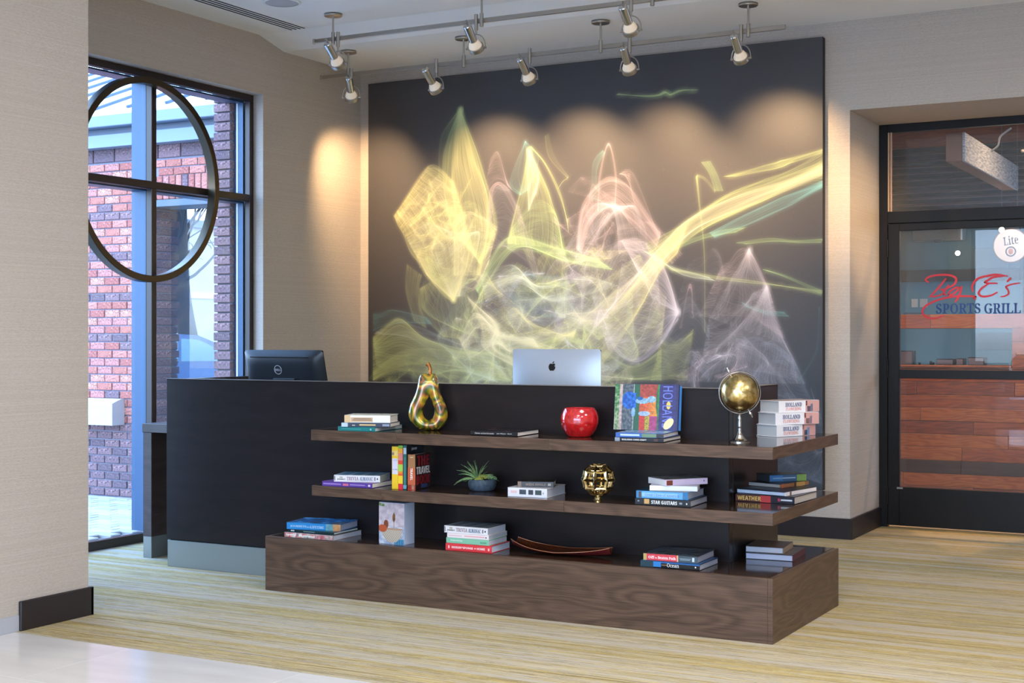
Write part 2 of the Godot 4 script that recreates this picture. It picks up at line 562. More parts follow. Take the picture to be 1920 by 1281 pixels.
	for y in AH:
		var fy := float(y) / AH
		for x in AW:
			var fx := float(x) / AW
			var g := clampf((fy - 0.35) * 1.6, 0, 1) * clampf(fx * 1.6 - 0.35, 0, 1)
			var edge := 1.0 - 0.45 * clampf((fy - 0.3) * 2.0, 0, 1) * clampf(1.0 - fx * 7.0, 0, 1)
			var bg := base_l.lerp(base_r, g) * edge
			var o := (y * AW + x) * 3
			var grain := 1.0 + 0.16 * (float((x * 7919 + y * 104729 + (x * y) % 613) % 97) / 97.0 - 0.5)
			var gx := maxf(x / 6.0 - 0.5, 0.0)
			var gy := maxf(y / 6.0 - 0.5, 0.0)
			var ix := int(gx)
			var iy := int(gy)
			gx -= ix
			gy -= iy
			var q := (iy * lw + ix) * 3
			var q2 := q + lw * 3
			var w0 := 0.62 * (1.0 - gx) * (1.0 - gy)
			var w1 := 0.62 * gx * (1.0 - gy)
			var w2 := 0.62 * (1.0 - gx) * gy
			var w3 := 0.62 * gx * gy
			var cr := acc[o] * 0.6 + low[q] * w0 + low[q + 3] * w1 + low[q2] * w2 + low[q2 + 3] * w3
			var cg := acc[o + 1] * 0.6 + low[q + 1] * w0 + low[q + 4] * w1 + low[q2 + 1] * w2 + low[q2 + 4] * w3
			var cb := acc[o + 2] * 0.6 + low[q + 2] * w0 + low[q + 5] * w1 + low[q2 + 2] * w2 + low[q2 + 5] * w3
			var l := maxf(cr, maxf(cg, cb))
			var k := 1.0 - exp(-l)
			var f := 0.66 * k / maxf(l, 0.00001)
			k = 1.0 - k
			bytes[o] = lut[int(4096.0 * (bg.x * grain * k + cr * f))]
			bytes[o + 1] = lut[int(4096.0 * (bg.y * grain * k + cg * f))]
			bytes[o + 2] = lut[int(4096.0 * (bg.z * grain * k + cb * f))]
	acc.resize(0)
	return ImageTexture.create_from_image(Image.create_from_data(AW, AH, false, Image.FORMAT_RGB8, bytes))

# ---------------------------------------------------------------- scene
var EXPOSURE := 1.25
var SKY_ENERGY := 10.0
var FILL_PANEL_ENERGY := 4.4
var SPOT_ENERGY := 2.6

func _ready() -> void:
	var cam := Camera3D.new()
	cam.name = "camera"
	cam.projection = Camera3D.PROJECTION_FRUSTUM
	cam.near = 0.05
	cam.far = 200.0
	cam.size = 2.0 * 0.05 * 640.5 / 2649.8
	cam.frustum_offset = Vector2(0.0, -0.05 * 6.7 / 2649.8)
	cam.position = Vector3(0, 1.31, 0)
	cam.rotation.y = 0.50169
	add_child(cam)
	var env := Environment.new()
	env.background_mode = Environment.BG_SKY
	var sky := Sky.new()
	var sm := ProceduralSkyMaterial.new()
	sm.sky_top_color = Color(0.58, 0.76, 1.0)
	sm.sky_horizon_color = Color(0.80, 0.90, 1.0)
	sm.ground_horizon_color = Color(0.62, 0.68, 0.74)
	sm.ground_bottom_color = Color(0.40, 0.42, 0.45)
	sky.sky_material = sm
	env.sky = sky
	env.background_energy_multiplier = SKY_ENERGY
	env.tonemap_mode = Environment.TONE_MAPPER_LINEAR
	env.tonemap_exposure = EXPOSURE
	env.sdfgi_enabled = true
	env.ssao_enabled = true
	env.ssil_enabled = true
	var we := WorldEnvironment.new()
	we.name = "environment"
	we.environment = env
	add_child(we)
	rng.seed = 7
	make_materials()
	fill_panels()
	room()
	window_and_ring()
	door_and_bar()
	outside()
	wall_art()
	desk_and_shelves()
	track_lights()
	display_pieces()
	all_books()
	small_details()

var WALL: StandardMaterial3D
var CARPET: StandardMaterial3D
var WALNUT: StandardMaterial3D
var WALNUT_TOP: StandardMaterial3D
var ESPRESSO: StandardMaterial3D
var NICKEL: StandardMaterial3D
var DARKTRIM: StandardMaterial3D
var FRAME: StandardMaterial3D
var CEIL: StandardMaterial3D
var PLANK := []
var BRICK := []

func make_materials() -> void:
	var gc := grasscloth()
	WALL = StandardMaterial3D.new()
	WALL.albedo_texture = gc[0]
	WALL.roughness = 0.85
	WALL.metallic_specular = 0.3
	WALL.heightmap_enabled = true
	WALL.heightmap_texture = gc[1]
	WALL.heightmap_scale = 0.12
	tri(WALL, Vector3.ONE * 1.5, true)
	CEIL = mat("eeeeec", 0.9, 0.0, 0.2)
	CARPET = StandardMaterial3D.new()
	CARPET.albedo_texture = carpet_texture()
	CARPET.roughness = 0.95
	CARPET.albedo_color = Color(1, 1, 1)
	CARPET.metallic_specular = 0.15
	tri(CARPET, Vector3.ONE / 2.2, true)
	var wt := wood(21, rgb("3a2b22"), rgb("7a614e"), 0.8, 4.0)
	WALNUT = StandardMaterial3D.new()
	WALNUT.albedo_texture = wt
	WALNUT.roughness = 0.38
	WALNUT.metallic_specular = 0.4
	tri(WALNUT, Vector3(0.55, 1.3, 0.55))
	WALNUT_TOP = StandardMaterial3D.new()
	WALNUT_TOP.albedo_texture = wt
	WALNUT_TOP.albedo_color = rgb("b0a8a2")
	WALNUT_TOP.roughness = 0.09
	WALNUT_TOP.metallic_specular = 0.5
	tri(WALNUT_TOP, Vector3(0.55, 1.3, 0.55))
	ESPRESSO = StandardMaterial3D.new()
	ESPRESSO.albedo_texture = wood(31, rgb("1a1616"), rgb("282224"), 0.5, 1.0)
	ESPRESSO.roughness = 0.3
	ESPRESSO.metallic_specular = 0.36
	tri(ESPRESSO, Vector3.ONE * 0.8)
	NICKEL = mat("b9b2a8", 0.28, 1.0)
	DARKTRIM = mat("262022", 0.45)
	FRAME = mat("0d0d0f", 0.45, 0.0, 0.4)
	for k in 4:
		var m := StandardMaterial3D.new()
		m.albedo_texture = wood(41 + k, rgb(["5a2410", "682c10", "783814", "2e1810"][k]), rgb(["a85828", "b8642a", "c87a38", "4c2c20"][k]), 0.6, 3.0)
		m.roughness = 0.4
		tri(m, Vector3(0.7, 2.0, 0.7))
		PLANK.append(m)
	var bq := noise(51, 0.09, 2)
	for k in 8:
		var c := rgb(["bc7060", "c67c6c", "b06458", "c07a70", "7c6064", "6e585e", "88686a", "ca8672"][k])
		var tx := painted(64, 64, func(x, y): return c * (0.92 + 0.28 * seamless(bq, x, y + k * 9, 64, 64, 3.0, 3.0)))
		var m := StandardMaterial3D.new()
		m.albedo_texture = tx
		m.roughness = 0.9
		tri(m, Vector3.ONE * 3.0)
		BRICK.append(m)

func carpet_texture() -> ImageTexture:
	var r := RandomNumberGenerator.new()
	r.seed = 77
	var im := Image.create(1024, 1024, false, Image.FORMAT_RGB8)
	var pal := ["c4b188", "cfba82", "a29066", "d8c89c", "c2b8a6", "b2aa9c", "d0c6b4", "8c7f5c", "c8ae68", "d9c480", "786b4c", "c0bcb2"]
	var qb := noise(78, 0.02, 4)
	for y in 1024:
		var band := seamless(qb, 0.0, y, 1024, 1024, 1.0, 1.0)
		var c := rgb("b9a880").lerp(rgb("beb4a2"), clampf(0.45 + band * 0.9, 0, 1))
		im.fill_rect(Rect2i(0, y, 1024, 1), c)
	for i in 34000:
		var y := r.randi_range(0, 1023)
		var x := r.randi_range(0, 1023)
		var l := int(10.0 * pow(2.0, r.randf_range(0.0, 5.0)))
		var band := seamless(qb, 0.0, y, 1024, 1024, 1.0, 1.0)
		var grey := r.randf() < 0.38 + band * 1.0
		var c := rgb(pal[[4, 5, 6, 11, 4, 6][r.randi_range(0, 5)]] if grey else pal[[0, 1, 2, 3, 7, 8, 9, 10, 8, 2][r.randi_range(0, 9)]])
		c = c.lerp(im.get_pixel(x, y), 0.25)
		im.fill_rect(Rect2i(x, y, mini(l, 1024 - x), 1), c)
		if x + l > 1024:
			im.fill_rect(Rect2i(0, y, mini(x + l - 1024, 1024), 1), c)
	for y in 1024:
		for x in range(y & 1, 1024, 2):
			im.set_pixel(x, y, im.get_pixel(x, y) * (0.84 if (x * 31 + y * 17) % 7 < 3 else 0.95))
	return ImageTexture.create_from_image(im)

func fill_panels() -> void:  # fill light panels added out of view above the lobby
	var g := glow("fff6ec", 2.0)
	var rim := mat("e6e6e4", 0.6)
	for e in [[Vector3(-1.3, 3.443, -4.4), "added left fill light panel nearest the desk"], [Vector3(1.5, 3.443, -4.4), "added right fill light panel nearest the desk"], [Vector3(-1.3, 3.443, -1.2), "added left fill light panel above the viewer"], [Vector3(1.5, 3.443, -1.2), "added right fill light panel above the viewer"], [Vector3(-1.3, 3.443, 2.0), "added left fill light panel beside the street windows"], [Vector3(1.5, 3.443, 2.0), "added right fill light panel beside the street windows"]]:
		var t := thing("fill_light_panel", e[1], "fill light", e[0], 0.0, "added fill light panels out of view")
		var b := MB.new()
		for s in [-1, 1]:
			b.box(Vector3(s * 0.63, -0.012, 0), Vector3(0.06, 0.024, 1.32))
			b.box(Vector3(0, -0.012, s * 0.63), Vector3(1.2, 0.024, 0.06))
		part("frame", b, rim, t)
		part("fill_light_diffuser", MB.new().box(Vector3(0, -0.006, 0), Vector3(1.2, 0.01, 1.2)), g, t)
		var l := AreaLight3D.new()
		l.name = "fill_panel_light"
		l.area_size = Vector2(1.16, 1.16)
		l.light_color = Color(1.0, 0.97, 0.94)
		l.light_energy = FILL_PANEL_ENERGY
		l.area_range = 30.0
		l.shadow_enabled = true
		l.position = Vector3(0, -0.03, 0)
		l.rotation_degrees.x = -90
		t.add_child(l)

func room() -> void:
	# floors
	structure("floor", MB.new().span(Vector3(-6.6, -0.12, -10.2), Vector3(4.4, -0.008, 4.6)), mat("77746f", 0.8), "concrete slab under the carpet and the tiles", "floor")
	var cp := structure("floor", MB.new().span(Vector3(-6.42, -0.008, -10.0), Vector3(4.2, 0.0, -4.452)), CARPET, "carpet with thin olive gold and grey stripes under the reception desk", "carpet")
	var tf := thing("floor", "polished off-white stone tile floor in the left foreground", "tile floor", Vector3.ZERO, 0, "", "structure")
	var tb := MB.new().box(Vector3.ZERO, Vector3(0.8985, 0.008, 0.5985), 0.0006).mesh()
	var tm := []
	for k in 3:
		var q := noise(60 + k, 1.0, 3)
		var m := StandardMaterial3D.new()
		m.albedo_texture = painted(128, 128, func(x, y):
			var g: float = seamless(q, x, y, 128, 128, 0.012, 0.05) * 0.035
			return Color(0.90 + g, 0.89 + g, 0.875 + g))
		m.roughness = 0.16
		tri(m, Vector3.ONE)
		tm.append(m)
	for i in 10:
		for j in 14:
			part("tile", tb, tm[(i * 5 + j * 3) % 3], tf, Vector3(-4.275 + 0.45 + (i - 1) * 0.9 + (0.3 if j % 2 else 0.0), -0.004, -4.452 + 0.3 + j * 0.6))
	# walls; the window opening is z -7.905 .. -5.2, y 0 .. 3.03
	var w := MB.new()
	w.span(Vector3(-6.55, -0.12, -9.3), Vector3(-6.341, 3.7, -7.905))
	w.span(Vector3(-6.55, 3.03, -7.905), Vector3(-6.341, 3.7, -5.2))
	w.span(Vector3(-6.55, -0.12, -5.2), Vector3(-6.341, 3.7, -4.7))
	structure("wall_left", w, WALL, "beige grasscloth wall with the tall window beside the desk", "wall")
	structure("wall_near", MB.new().span(Vector3(-6.55, -0.12, -4.895), Vector3(-4.97, 3.7, 4.6)), WALL, "beige grasscloth wall end at the left edge of the picture", "wall")
	w = MB.new()
	w.span(Vector3(-6.55, -0.12, -9.95), Vector3(-2.49, 3.7, -9.103))
	w.span(Vector3(-2.49, 2.79, -9.95), Vector3(4.4, 3.7, -9.103))
	w.span(Vector3(0.3, -0.12, -9.95), Vector3(4.4, 2.79, -9.103))
	structure("wall_back", w, WALL, "beige grasscloth wall behind the abstract panel with a deep door recess", "wall")
	structure("wall_right", MB.new().span(Vector3(4.2, -0.12, -9.2), Vector3(4.4, 3.7, 4.6)), WALL, "beige wall on the right of the lobby", "wall")
	# unseen front behind the viewer, mostly glass, placed to let daylight in
	structure("wall_front", MB.new().span(Vector3(-5.1, -0.12, 4.4), Vector3(4.4, 0.3, 4.6)).span(Vector3(-5.1, 3.1, 4.4), Vector3(4.4, 3.7, 4.6)).span(Vector3(-5.1, 0.3, 4.4), Vector3(-4.6, 3.1, 4.6)).span(Vector3(3.9, 0.3, 4.4), Vector3(4.4, 3.1, 4.6)), WALL, "beige wall round the unseen windows behind the viewer", "wall")
	var fw := thing("window_2", "unseen wide windows behind the viewer, placed to light the lobby with daylight", "window", Vector3.ZERO, 0, "", "structure")
	for k in 5:
		part("mullion", MB.new().span(Vector3(-4.6 + k * 2.11, 0.3, 4.46), Vector3(-4.54 + k * 2.11, 3.1, 4.54), 0.004), FRAME, fw)
	for k in 4:
		part("pane", MB.new().quad(Vector3(-4.54 + k * 2.11, 0.3, 4.5), Vector3(-2.49 + k * 2.11, 0.3, 4.5), Vector3(-2.49 + k * 2.11, 3.1, 4.5), Vector3(-4.54 + k * 2.11, 3.1, 4.5)), pane(0.05), fw)
	structure("floor", MB.new().span(Vector3(-30, -0.2, 4.7), Vector3(30, -0.05, 40)), mat("a8a8a6", 0.9), "pale pavement behind the viewer", "ground")
	structure("ceiling", MB.new().span(Vector3(-6.5, 3.443, -7.86), Vector3(4.4, 3.7, 4.6)), CEIL, "white painted plaster ceiling of the lobby", "ceiling")
	structure("ceiling", MB.new().prism(PackedVector2Array([Vector2(7.86, 3.443), Vector2(8.14, 3.372), Vector2(9.3, 3.372), Vector2(9.3, 3.7), Vector2(7.86, 3.7)]), 10.9, Transform3D(Basis(Vector3(0, 0, -1), Vector3(0, 1, 0), Vector3(1, 0, 0)), Vector3(-6.5, 0, 0))), CEIL, "slightly lower plaster ceiling strip along the panel wall", "ceiling")
	# skirtings
	var bm := DARKTRIM
	structure("baseboard_back", MB.new().span(Vector3(-6.34, 0, -9.103), Vector3(-2.472, 0.135, -9.086), 0.002).span(Vector3(-2.49, 0, -9.86), Vector3(-2.472, 0.135, -9.0861), 0.002), bm, "dark brown skirting along the panel wall and round the door recess", "skirting")
	structure("baseboard_near", MB.new().span(Vector3(-4.97, 0, -4.912), Vector3(-4.952, 0.133, -4.474), 0.004).span(Vector3(-5.4, 0, -4.914), Vector3(-4.952, 0.133, -4.896), 0.002), bm, "short dark brown skirting on the near wall end at the carpet", "skirting")
	structure("baseboard_near_tile", MB.new().span(Vector3(-4.97, 0, -4.474), Vector3(-4.962, 0.072, 4.4), 0.002), mat("aeb0b6", 0.4), "low grey tile skirting beside the tile floor", "skirting")
	structure("baseboard_left", MB.new().span(Vector3(-6.341, 0, -9.08), Vector3(-6.325, 0.135, -7.92), 0.002), bm, "dark brown skirting in the corner behind the desk", "skirting")

func window_and_ring() -> void:
	var t := thing("window_1", "tall dark framed window left of the reception desk", "window", Vector3.ZERO, 0, "", "structure")
	var f := mat("2a1d1a", 0.35)
	var x0 := -6.475
	var x1 := -6.425
	part("frame", MB.new().span(Vector3(x0, 2.985, -7.905), Vector3(x1, 3.03, -5.2), 0.003).span(Vector3(x0, 0.0, -7.905), Vector3(x1, 2.985, -7.862), 0.003).span(Vector3(x0, 0, -5.245), Vector3(x1, 2.985, -5.2), 0.003).span(Vector3(x0, 0.0, -7.862), Vector3(x1, 0.058, -5.245), 0.003), f, t)
	part("mullion", MB.new().span(Vector3(x0, 0.058, -6.925), Vector3(x1, 2.985, -6.88), 0.003), f, t)
	part("mullion", MB.new().span(Vector3(x0, 0.058, -5.96), Vector3(x1, 2.985, -5.915), 0.003), f, t)
	part("transom", MB.new().span(Vector3(x0, 2.275, -7.862), Vector3(x1 + 0.004, 2.322, -5.245), 0.003), f, t)
	# blue grey aluminium glazing beads on the outer half
	var al := mat("2c4a68", 0.35, 0.3)
	var al2 := mat("e6ecef", 0.4)
	var bead := MB.new()
	var gask := MB.new()
	for z in [-7.862, -6.925, -5.96]:
		for y in [[0.058, 2.275], [2.322, 2.985]]:
			bead.span(Vector3(-6.60, y[0], z), Vector3(-6.476, y[1], z + 0.012))
			gask.span(Vector3(-6.535, y[0], z + 0.012), Vector3(-6.522, y[1], z + 0.0145))
	for z in [-6.88, -5.915, -5.2]:
		for y in [[0.058, 2.275], [2.322, 2.985]]:
			bead.span(Vector3(-6.60, y[0], z - 0.012), Vector3(-6.476, y[1], z))
	for y in [2.985, 2.275]:
		bead.span(Vector3(-6.60, y - 0.012, -7.85), Vector3(-6.476, y, -5.2))
	part("glazing_bead", bead, al, t)
	part("gasket", gask, al2, t)
	var gl := pane(0.05)
	for z in [[-7.85, -6.937], [-6.868, -5.972], [-5.903, -5.212]]:
		for y in [[0.058, 2.263], [2.322, 2.973]]:
			part("pane", MB.new().quad(Vector3(-6.5, y[0], z[1]), Vector3(-6.5, y[0], z[0]), Vector3(-6.5, y[1], z[0]), Vector3(-6.5, y[1], z[1])), gl, t)
	# ring
	var prof := [Vector2(0.610, -0.030), Vector2(0.613, -0.033), Vector2(0.650, -0.033), Vector2(0.653, -0.030), Vector2(0.653, 0.030), Vector2(0.650, 0.033), Vector2(0.613, 0.033), Vector2(0.610, 0.030), Vector2(0.610, -0.030)]
	var rb := MB.new()
	var m := prof.size() - 1
	for k in m:
		rb.grid(96, 1, func(a, b):
			var p: Vector2 = prof[k].lerp(prof[k + 1], b)
			return Vector3(p.y, p.x * cos(a * TAU), p.x * sin(a * TAU)), true)
	var ring := thing("ring_ornament", "large dark bronze ring hung in front of the window", "ornament", Vector3(-6.375, 2.318, -6.79))
	part("band", rb, mat("4c4030", 0.3, 0.8), ring)
	for s in [1, -1]:
		part("bracket", MB.new().box(Vector3(-0.026, 0.637 * s, -0.11), Vector3(0.03, 0.02, 0.03)), mat("2a1d1a", 0.35), ring)

func ribbon(pts: Array, wd: float, m: Material, parent: Node3D, called: String, z: float) -> void:
	var c := catmull(pts, pts.size() * 7)
	var b := MB.new()
	for i in c.size() - 1:
		var d0: Vector2 = (c[mini(i + 1, c.size() - 1)] - c[maxi(i - 1, 0)]).normalized().orthogonal()
		var d1: Vector2 = (c[mini(i + 2, c.size() - 1)] - c[i]).normalized().orthogonal()
		var q := float(c.size() - 1)
		var w0: float = wd * (0.45 + 0.55 * sqrt(sin(PI * clampf((i + 0.4) / q, 0, 1))))
		var w1: float = wd * (0.45 + 0.55 * sqrt(sin(PI * clampf((i + 1.4) / q, 0.0, 1.0))))
		var p := [c[i] + d0 * w0, c[i] - d0 * w0, c[i + 1] - d1 * w1, c[i + 1] + d1 * w1]
		b.quad(Vector3(p[1].x, p[1].y, z), Vector3(p[2].x, p[2].y, z), Vector3(p[3].x, p[3].y, z), Vector3(p[0].x, p[0].y, z))
	part(called, b, m, parent)

func door_and_bar() -> void:
	var t := thing("door_1", "black framed glass door with transom lettered for the sports grill", "door", Vector3.ZERO, 0, "", "structure")
	var z0 := -9.90
	var z1 := -9.85
	var f := FRAME
	part("frame", MB.new().span(Vector3(-2.49, 0, z0), Vector3(-2.432, 2.79, z1), 0.002).span(Vector3(-2.432, 2.735, z0), Vector3(0.3, 2.79, z1), 0.002).span(Vector3(-2.432, 2.105, z0), Vector3(0.3, 2.185, z1), 0.002).span(Vector3(-1.36, 0, z0), Vector3(-1.30, 2.105, z1), 0.002), f, t)
	part("stile", MB.new().span(Vector3(-2.429, 0.012, z0 + 0.004), Vector3(-2.352, 2.1, z1 - 0.004), 0.002), f, t)
	part("stile", MB.new().span(Vector3(-1.44, 0.012, z0 + 0.004), Vector3(-1.363, 2.1, z1 - 0.004), 0.002), f, t)
	part("top_rail", MB.new().span(Vector3(-2.352, 2.052, z0 + 0.004), Vector3(-1.44, 2.1, z1 - 0.004), 0.002), f, t)
	part("kick_rail", MB.new().span(Vector3(-2.352, 0.012, z0 + 0.004), Vector3(-1.44, 0.279, z1 - 0.004), 0.002), f, t)
	part("middle_rail", MB.new().span(Vector3(-2.352, 1.031, z0 + 0.004), Vector3(-1.44, 1.091, z1 - 0.004), 0.002), f, t)
	for y in [0.22, 1.1, 1.93]:
		part("hinge", MB.new().cyl(Vector3(-2.431, y - 0.06, z1 + 0.004), Vector3(-2.431, y + 0.06, z1 + 0.004), 0.006, 10), f, t)
	part("maker_plate", MB.new().box(Vector3(-2.347, 0.272, z1 - 0.002), Vector3(0.04, 0.012, 0.004)), mat("9a9a9c", 0.4, 0.6), t)
	var gl := pane(0.07)
	part("pane", MB.new().quad(Vector3(-2.352, 1.091, -9.876), Vector3(-1.44, 1.091, -9.876), Vector3(-1.44, 2.052, -9.876), Vector3(-2.352, 2.052, -9.876)), gl, t)
	part("pane", MB.new().quad(Vector3(-2.352, 0.279, -9.876), Vector3(-1.44, 0.279, -9.876), Vector3(-1.44, 1.031, -9.876), Vector3(-2.352, 1.031, -9.876)), gl, t)
	part("pane", MB.new().quad(Vector3(-2.432, 2.185, -9.876), Vector3(0.3, 2.185, -9.876), Vector3(0.3, 2.735, -9.876), Vector3(-2.432, 2.735, -9.876)), gl, t)
	part("pane", MB.new().quad(Vector3(-1.30, 0.0, -9.876), Vector3(0.3, 0.0, -9.876), Vector3(0.3, 2.105, -9.876), Vector3(-1.30, 2.105, -9.876)), gl, t)
	# orange light reflected in the transom, built as two pale strips
	part("reflection_strip", MB.new().span(Vector3(-2.432, 2.185, -9.868), Vector3(-2.419, 2.735, -9.856), 0.002).span(Vector3(-2.414, 2.185, -9.868), Vector3(-2.402, 2.735, -9.856), 0.002), mat("c8a88c", 0.3, 0.4), t)
	# lettering on the glass
	var red := mat("d8293a", 0.5)
	var blue := mat("123f86", 0.5)
	var z := -9.872
	var w := 0.0072
	ribbon([Vector2(-2.152, 1.69), Vector2(-2.177, 1.708), Vector2(-2.149, 1.73), Vector2(-2.093, 1.74), Vector2(-2.027, 1.739), Vector2(-1.982, 1.724), Vector2(-1.972, 1.698), Vector2(-1.993, 1.668), Vector2(-2.049, 1.643), Vector2(-2.082, 1.638)], w, red, t, "script_letter", z + 0.0004)
	ribbon([Vector2(-2.038, 1.717), Vector2(-2.071, 1.675), Vector2(-2.11, 1.63), Vector2(-2.152, 1.588)], w, red, t, "script_letter", z + 0.0008)
	ribbon([Vector2(-2.075, 1.648), Vector2(-2.054, 1.623), Vector2(-2.076, 1.604), Vector2(-2.121, 1.593), Vector2(-2.143, 1.596)], w * 0.8, red, t, "script_letter", z + 0.0012)
	ribbon([Vector2(-2.02, 1.672), Vector2(-2.049, 1.629), Vector2(-2.054, 1.609), Vector2(-2.034, 1.603)], w, red, t, "script_letter", z + 0.0016)
	ribbon([Vector2(-1.945, 1.652), Vector2(-1.975, 1.65), Vector2(-2.014, 1.626), Vector2(-2.02, 1.607), Vector2(-2.0, 1.604), Vector2(-1.968, 1.628), Vector2(-1.945, 1.655)], w, red, t, "script_letter", z + 0.0020)
	ribbon([Vector2(-1.935, 1.662), Vector2(-1.944, 1.62), Vector2(-1.961, 1.58), Vector2(-1.98, 1.553)], w, red, t, "script_letter", z + 0.0024)
	ribbon([Vector2(-1.841, 1.57), Vector2(-1.857, 1.578), Vector2(-1.846, 1.589), Vector2(-1.906, 1.593), Vector2(-1.993, 1.591), Vector2(-2.082, 1.573), Vector2(-2.16, 1.54), Vector2(-2.194, 1.506), Vector2(-2.191, 1.472), Vector2(-2.16, 1.449), Vector2(-2.104, 1.445), Vector2(-2.054, 1.465)], w, red, t, "swash", z + 0.0028)
	ribbon([Vector2(-1.862, 1.62), Vector2(-1.865, 1.665), Vector2(-1.83, 1.71), Vector2(-1.765, 1.728), Vector2(-1.706, 1.735), Vector2(-1.637, 1.722)], w, red, t, "script_letter", z + 0.0032)
	ribbon([Vector2(-1.669, 1.723), Vector2(-1.727, 1.719), Vector2(-1.76, 1.7), Vector2(-1.781, 1.681), Vector2(-1.701, 1.676)], w, red, t, "script_letter", z + 0.0036)
	ribbon([Vector2(-1.76, 1.675), Vector2(-1.808, 1.642), Vector2(-1.824, 1.609), Vector2(-1.797, 1.589), Vector2(-1.744, 1.596), Vector2(-1.701, 1.618)], w, red, t, "script_letter", z + 0.0040)
	ribbon([Vector2(-1.616, 1.712), Vector2(-1.642, 1.684)], w, red, t, "apostrophe", z + 0.0044)
	ribbon([Vector2(-1.557, 1.676), Vector2(-1.605, 1.669), Vector2(-1.647, 1.653), Vector2(-1.637, 1.634), Vector2(-1.631, 1.606), Vector2(-1.658, 1.589), Vector2(-1.685, 1.587)], w * 0.8, red, t, "script_letter", z + 0.0048)
	letters(t, "lettering", "SPORTS", 0.293, 0.068, blue, Transform3D(Basis.IDENTITY, Vector3(-1.960, 1.51, z)), true)
	letters(t, "lettering", "GRILL", 0.233, 0.068, blue, Transform3D(Basis.IDENTITY, Vector3(-1.671, 1.508, z)), true)
	# the bar room
	var dk := mat("3a332f", 0.7)
	var teal := mat("56808f", 0.7)
	structure("floor", MB.new().span(Vector3(-5.2, -0.12, -15.2), Vector3(3.4, 0.0, -10.0)), mat("6a5a4c", 0.5), "brown floor of the bar room behind the door", "floor")
	structure("wall_bar_back", MB.new().span(Vector3(-5.2, -0.12, -15.2), Vector3(3.4, 3.7, -15.0)), teal, "blue grey back wall of the bar room", "wall")
	structure("wall_bar_left", MB.new().span(Vector3(-5.2, -0.12, -15.0), Vector3(-5.0, 3.7, -9.95)), teal, "blue grey left wall of the bar room", "wall")
	structure("wall_bar_right", MB.new().span(Vector3(3.2, -0.12, -15.0), Vector3(3.4, 0.9, -9.95)).span(Vector3(3.2, 2.6, -15.0), Vector3(3.4, 3.7, -9.95)), teal, "unseen right wall of the bar room with an opening placed to light it", "wall")  # unseen side left open, placed to let sky light into the bar
	structure("ceiling_bar", MB.new().span(Vector3(-5.2, 3.45, -15.2), Vector3(3.4, 3.7, -9.95)), mat("4a423c", 0.8), "dark ceiling of the bar room", "ceiling")
	# plank clad partition with a serving opening
	var pw := thing("bar_counter", "plank clad bar front with a long serving opening behind the glass door", "bar counter", Vector3.ZERO)
	part("core", MB.new().span(Vector3(-4.8, 0, -11.74), Vector3(1.5, 1.07, -11.62)).span(Vector3(-1.893, 1.07, -11.74), Vector3(1.5, 1.385, -11.62)).span(Vector3(-4.8, 1.385, -11.74), Vector3(1.5, 1.5, -11.62)), mat("2a1a12", 0.6), pw)
	var rr := RandomNumberGenerator.new()
	rr.seed = 4
	var rows := []
	for k in 10:
		rows.append([0.012 + k * 0.105, 0.105, -4.8])
	rows.append([1.063, 0.012, -4.8])
	rows.append([1.075, 0.1, -1.893])
	rows.append([1.175, 0.105, -1.893])
	rows.append([1.28, 0.105, -1.893])
	rows.append([1.385, 0.115, -4.8])
	var ri := 0
	for r in rows:
		var x: float = r[2]
		while x < 1.5:
			var l := rr.randf_range(0.5, 1.5)
			var e := minf(x + l, 1.5)
			var k: int = 3 if ri == 2 else rr.randi_range(0, 2)
			if ri == 2:
				k = 3
			part("plank", MB.new().box(Vector3.ZERO, Vector3(e - x - 0.003, r[1] - 0.003, 0.018), 0.002), PLANK[k], pw, Vector3((x + e) * 0.5, r[0] + r[1] * 0.5, -11.611 + rr.randf_range(-0.002, 0.002)))
			x = e
		ri += 1
	part("ledge", MB.new().span(Vector3(-4.8, 1.075, -12.0), Vector3(-1.893, 1.09, -11.58), 0.003), PLANK[1], pw)
	# low things standing on the ledge
	var c1 := mat("8d7c80", 0.5)
	for s in [[-2.74, 0.10, 0.115, "tall mauve box at the left end of the bar ledge"], [-2.435, 0.14, 0.05, "low wide mauve box in the middle of the bar ledge"], [-2.315, 0.06, 0.055, "small narrow mauve box right of the low wide one"], [-2.19, 0.13, 0.065, "mauve box with thick dark edge at the right of the bar ledge"]]:
		var bx := thing("ledge_box", s[3], "box", Vector3(s[0], 1.0905, -11.8))
		part("body", MB.new().box(Vector3(0, s[2] / 2, 0), Vector3(s[1], s[2], 0.1), 0.003), mat("20242c", 0.5), bx)
		part("face", MB.new().box(Vector3(-0.004, s[2] / 2 - 0.003, 0.051), Vector3(s[1] - 0.014, s[2] - 0.012, 0.002)), c1, bx)
	for s in [[-2.685, 0.028, "first"], [-2.645, 0.018, "second"], [-2.555, 0.03, "third"], [-2.535, 0.02, "fourth"], [-2.495, 0.024, "fifth"]]:
		solo("tap_handle", MB.new().lathe([Vector2(0, 0), Vector2(0.012, 0), Vector2(0.009, s[1] * 0.6), Vector2(0.011, s[1]), Vector2(0, s[1] + 0.002)], 10), mat("1c2a44", 0.4), "small dark knob standing on the bar ledge, %s from the left" % s[2], "knob", "dark knobs on the bar ledge", Vector3(s[0], 1.0905, -11.78))
	# back bar behind the opening
	var bb := thing("back_bar", "pale blue back bar wall with a dark shelf band seen through the door", "back bar", Vector3(0, 0, -13.6))
	part("panel", MB.new().span(Vector3(-4.9, 0, -0.1), Vector3(-1.95, 1.84, 0)), mat("62a2c2", 0.5), bb)
	part("shelf_band", MB.new().span(Vector3(-4.9, 1.84, -0.1), Vector3(-2.15, 1.95, 0.06)), mat("30343c", 0.5), bb)
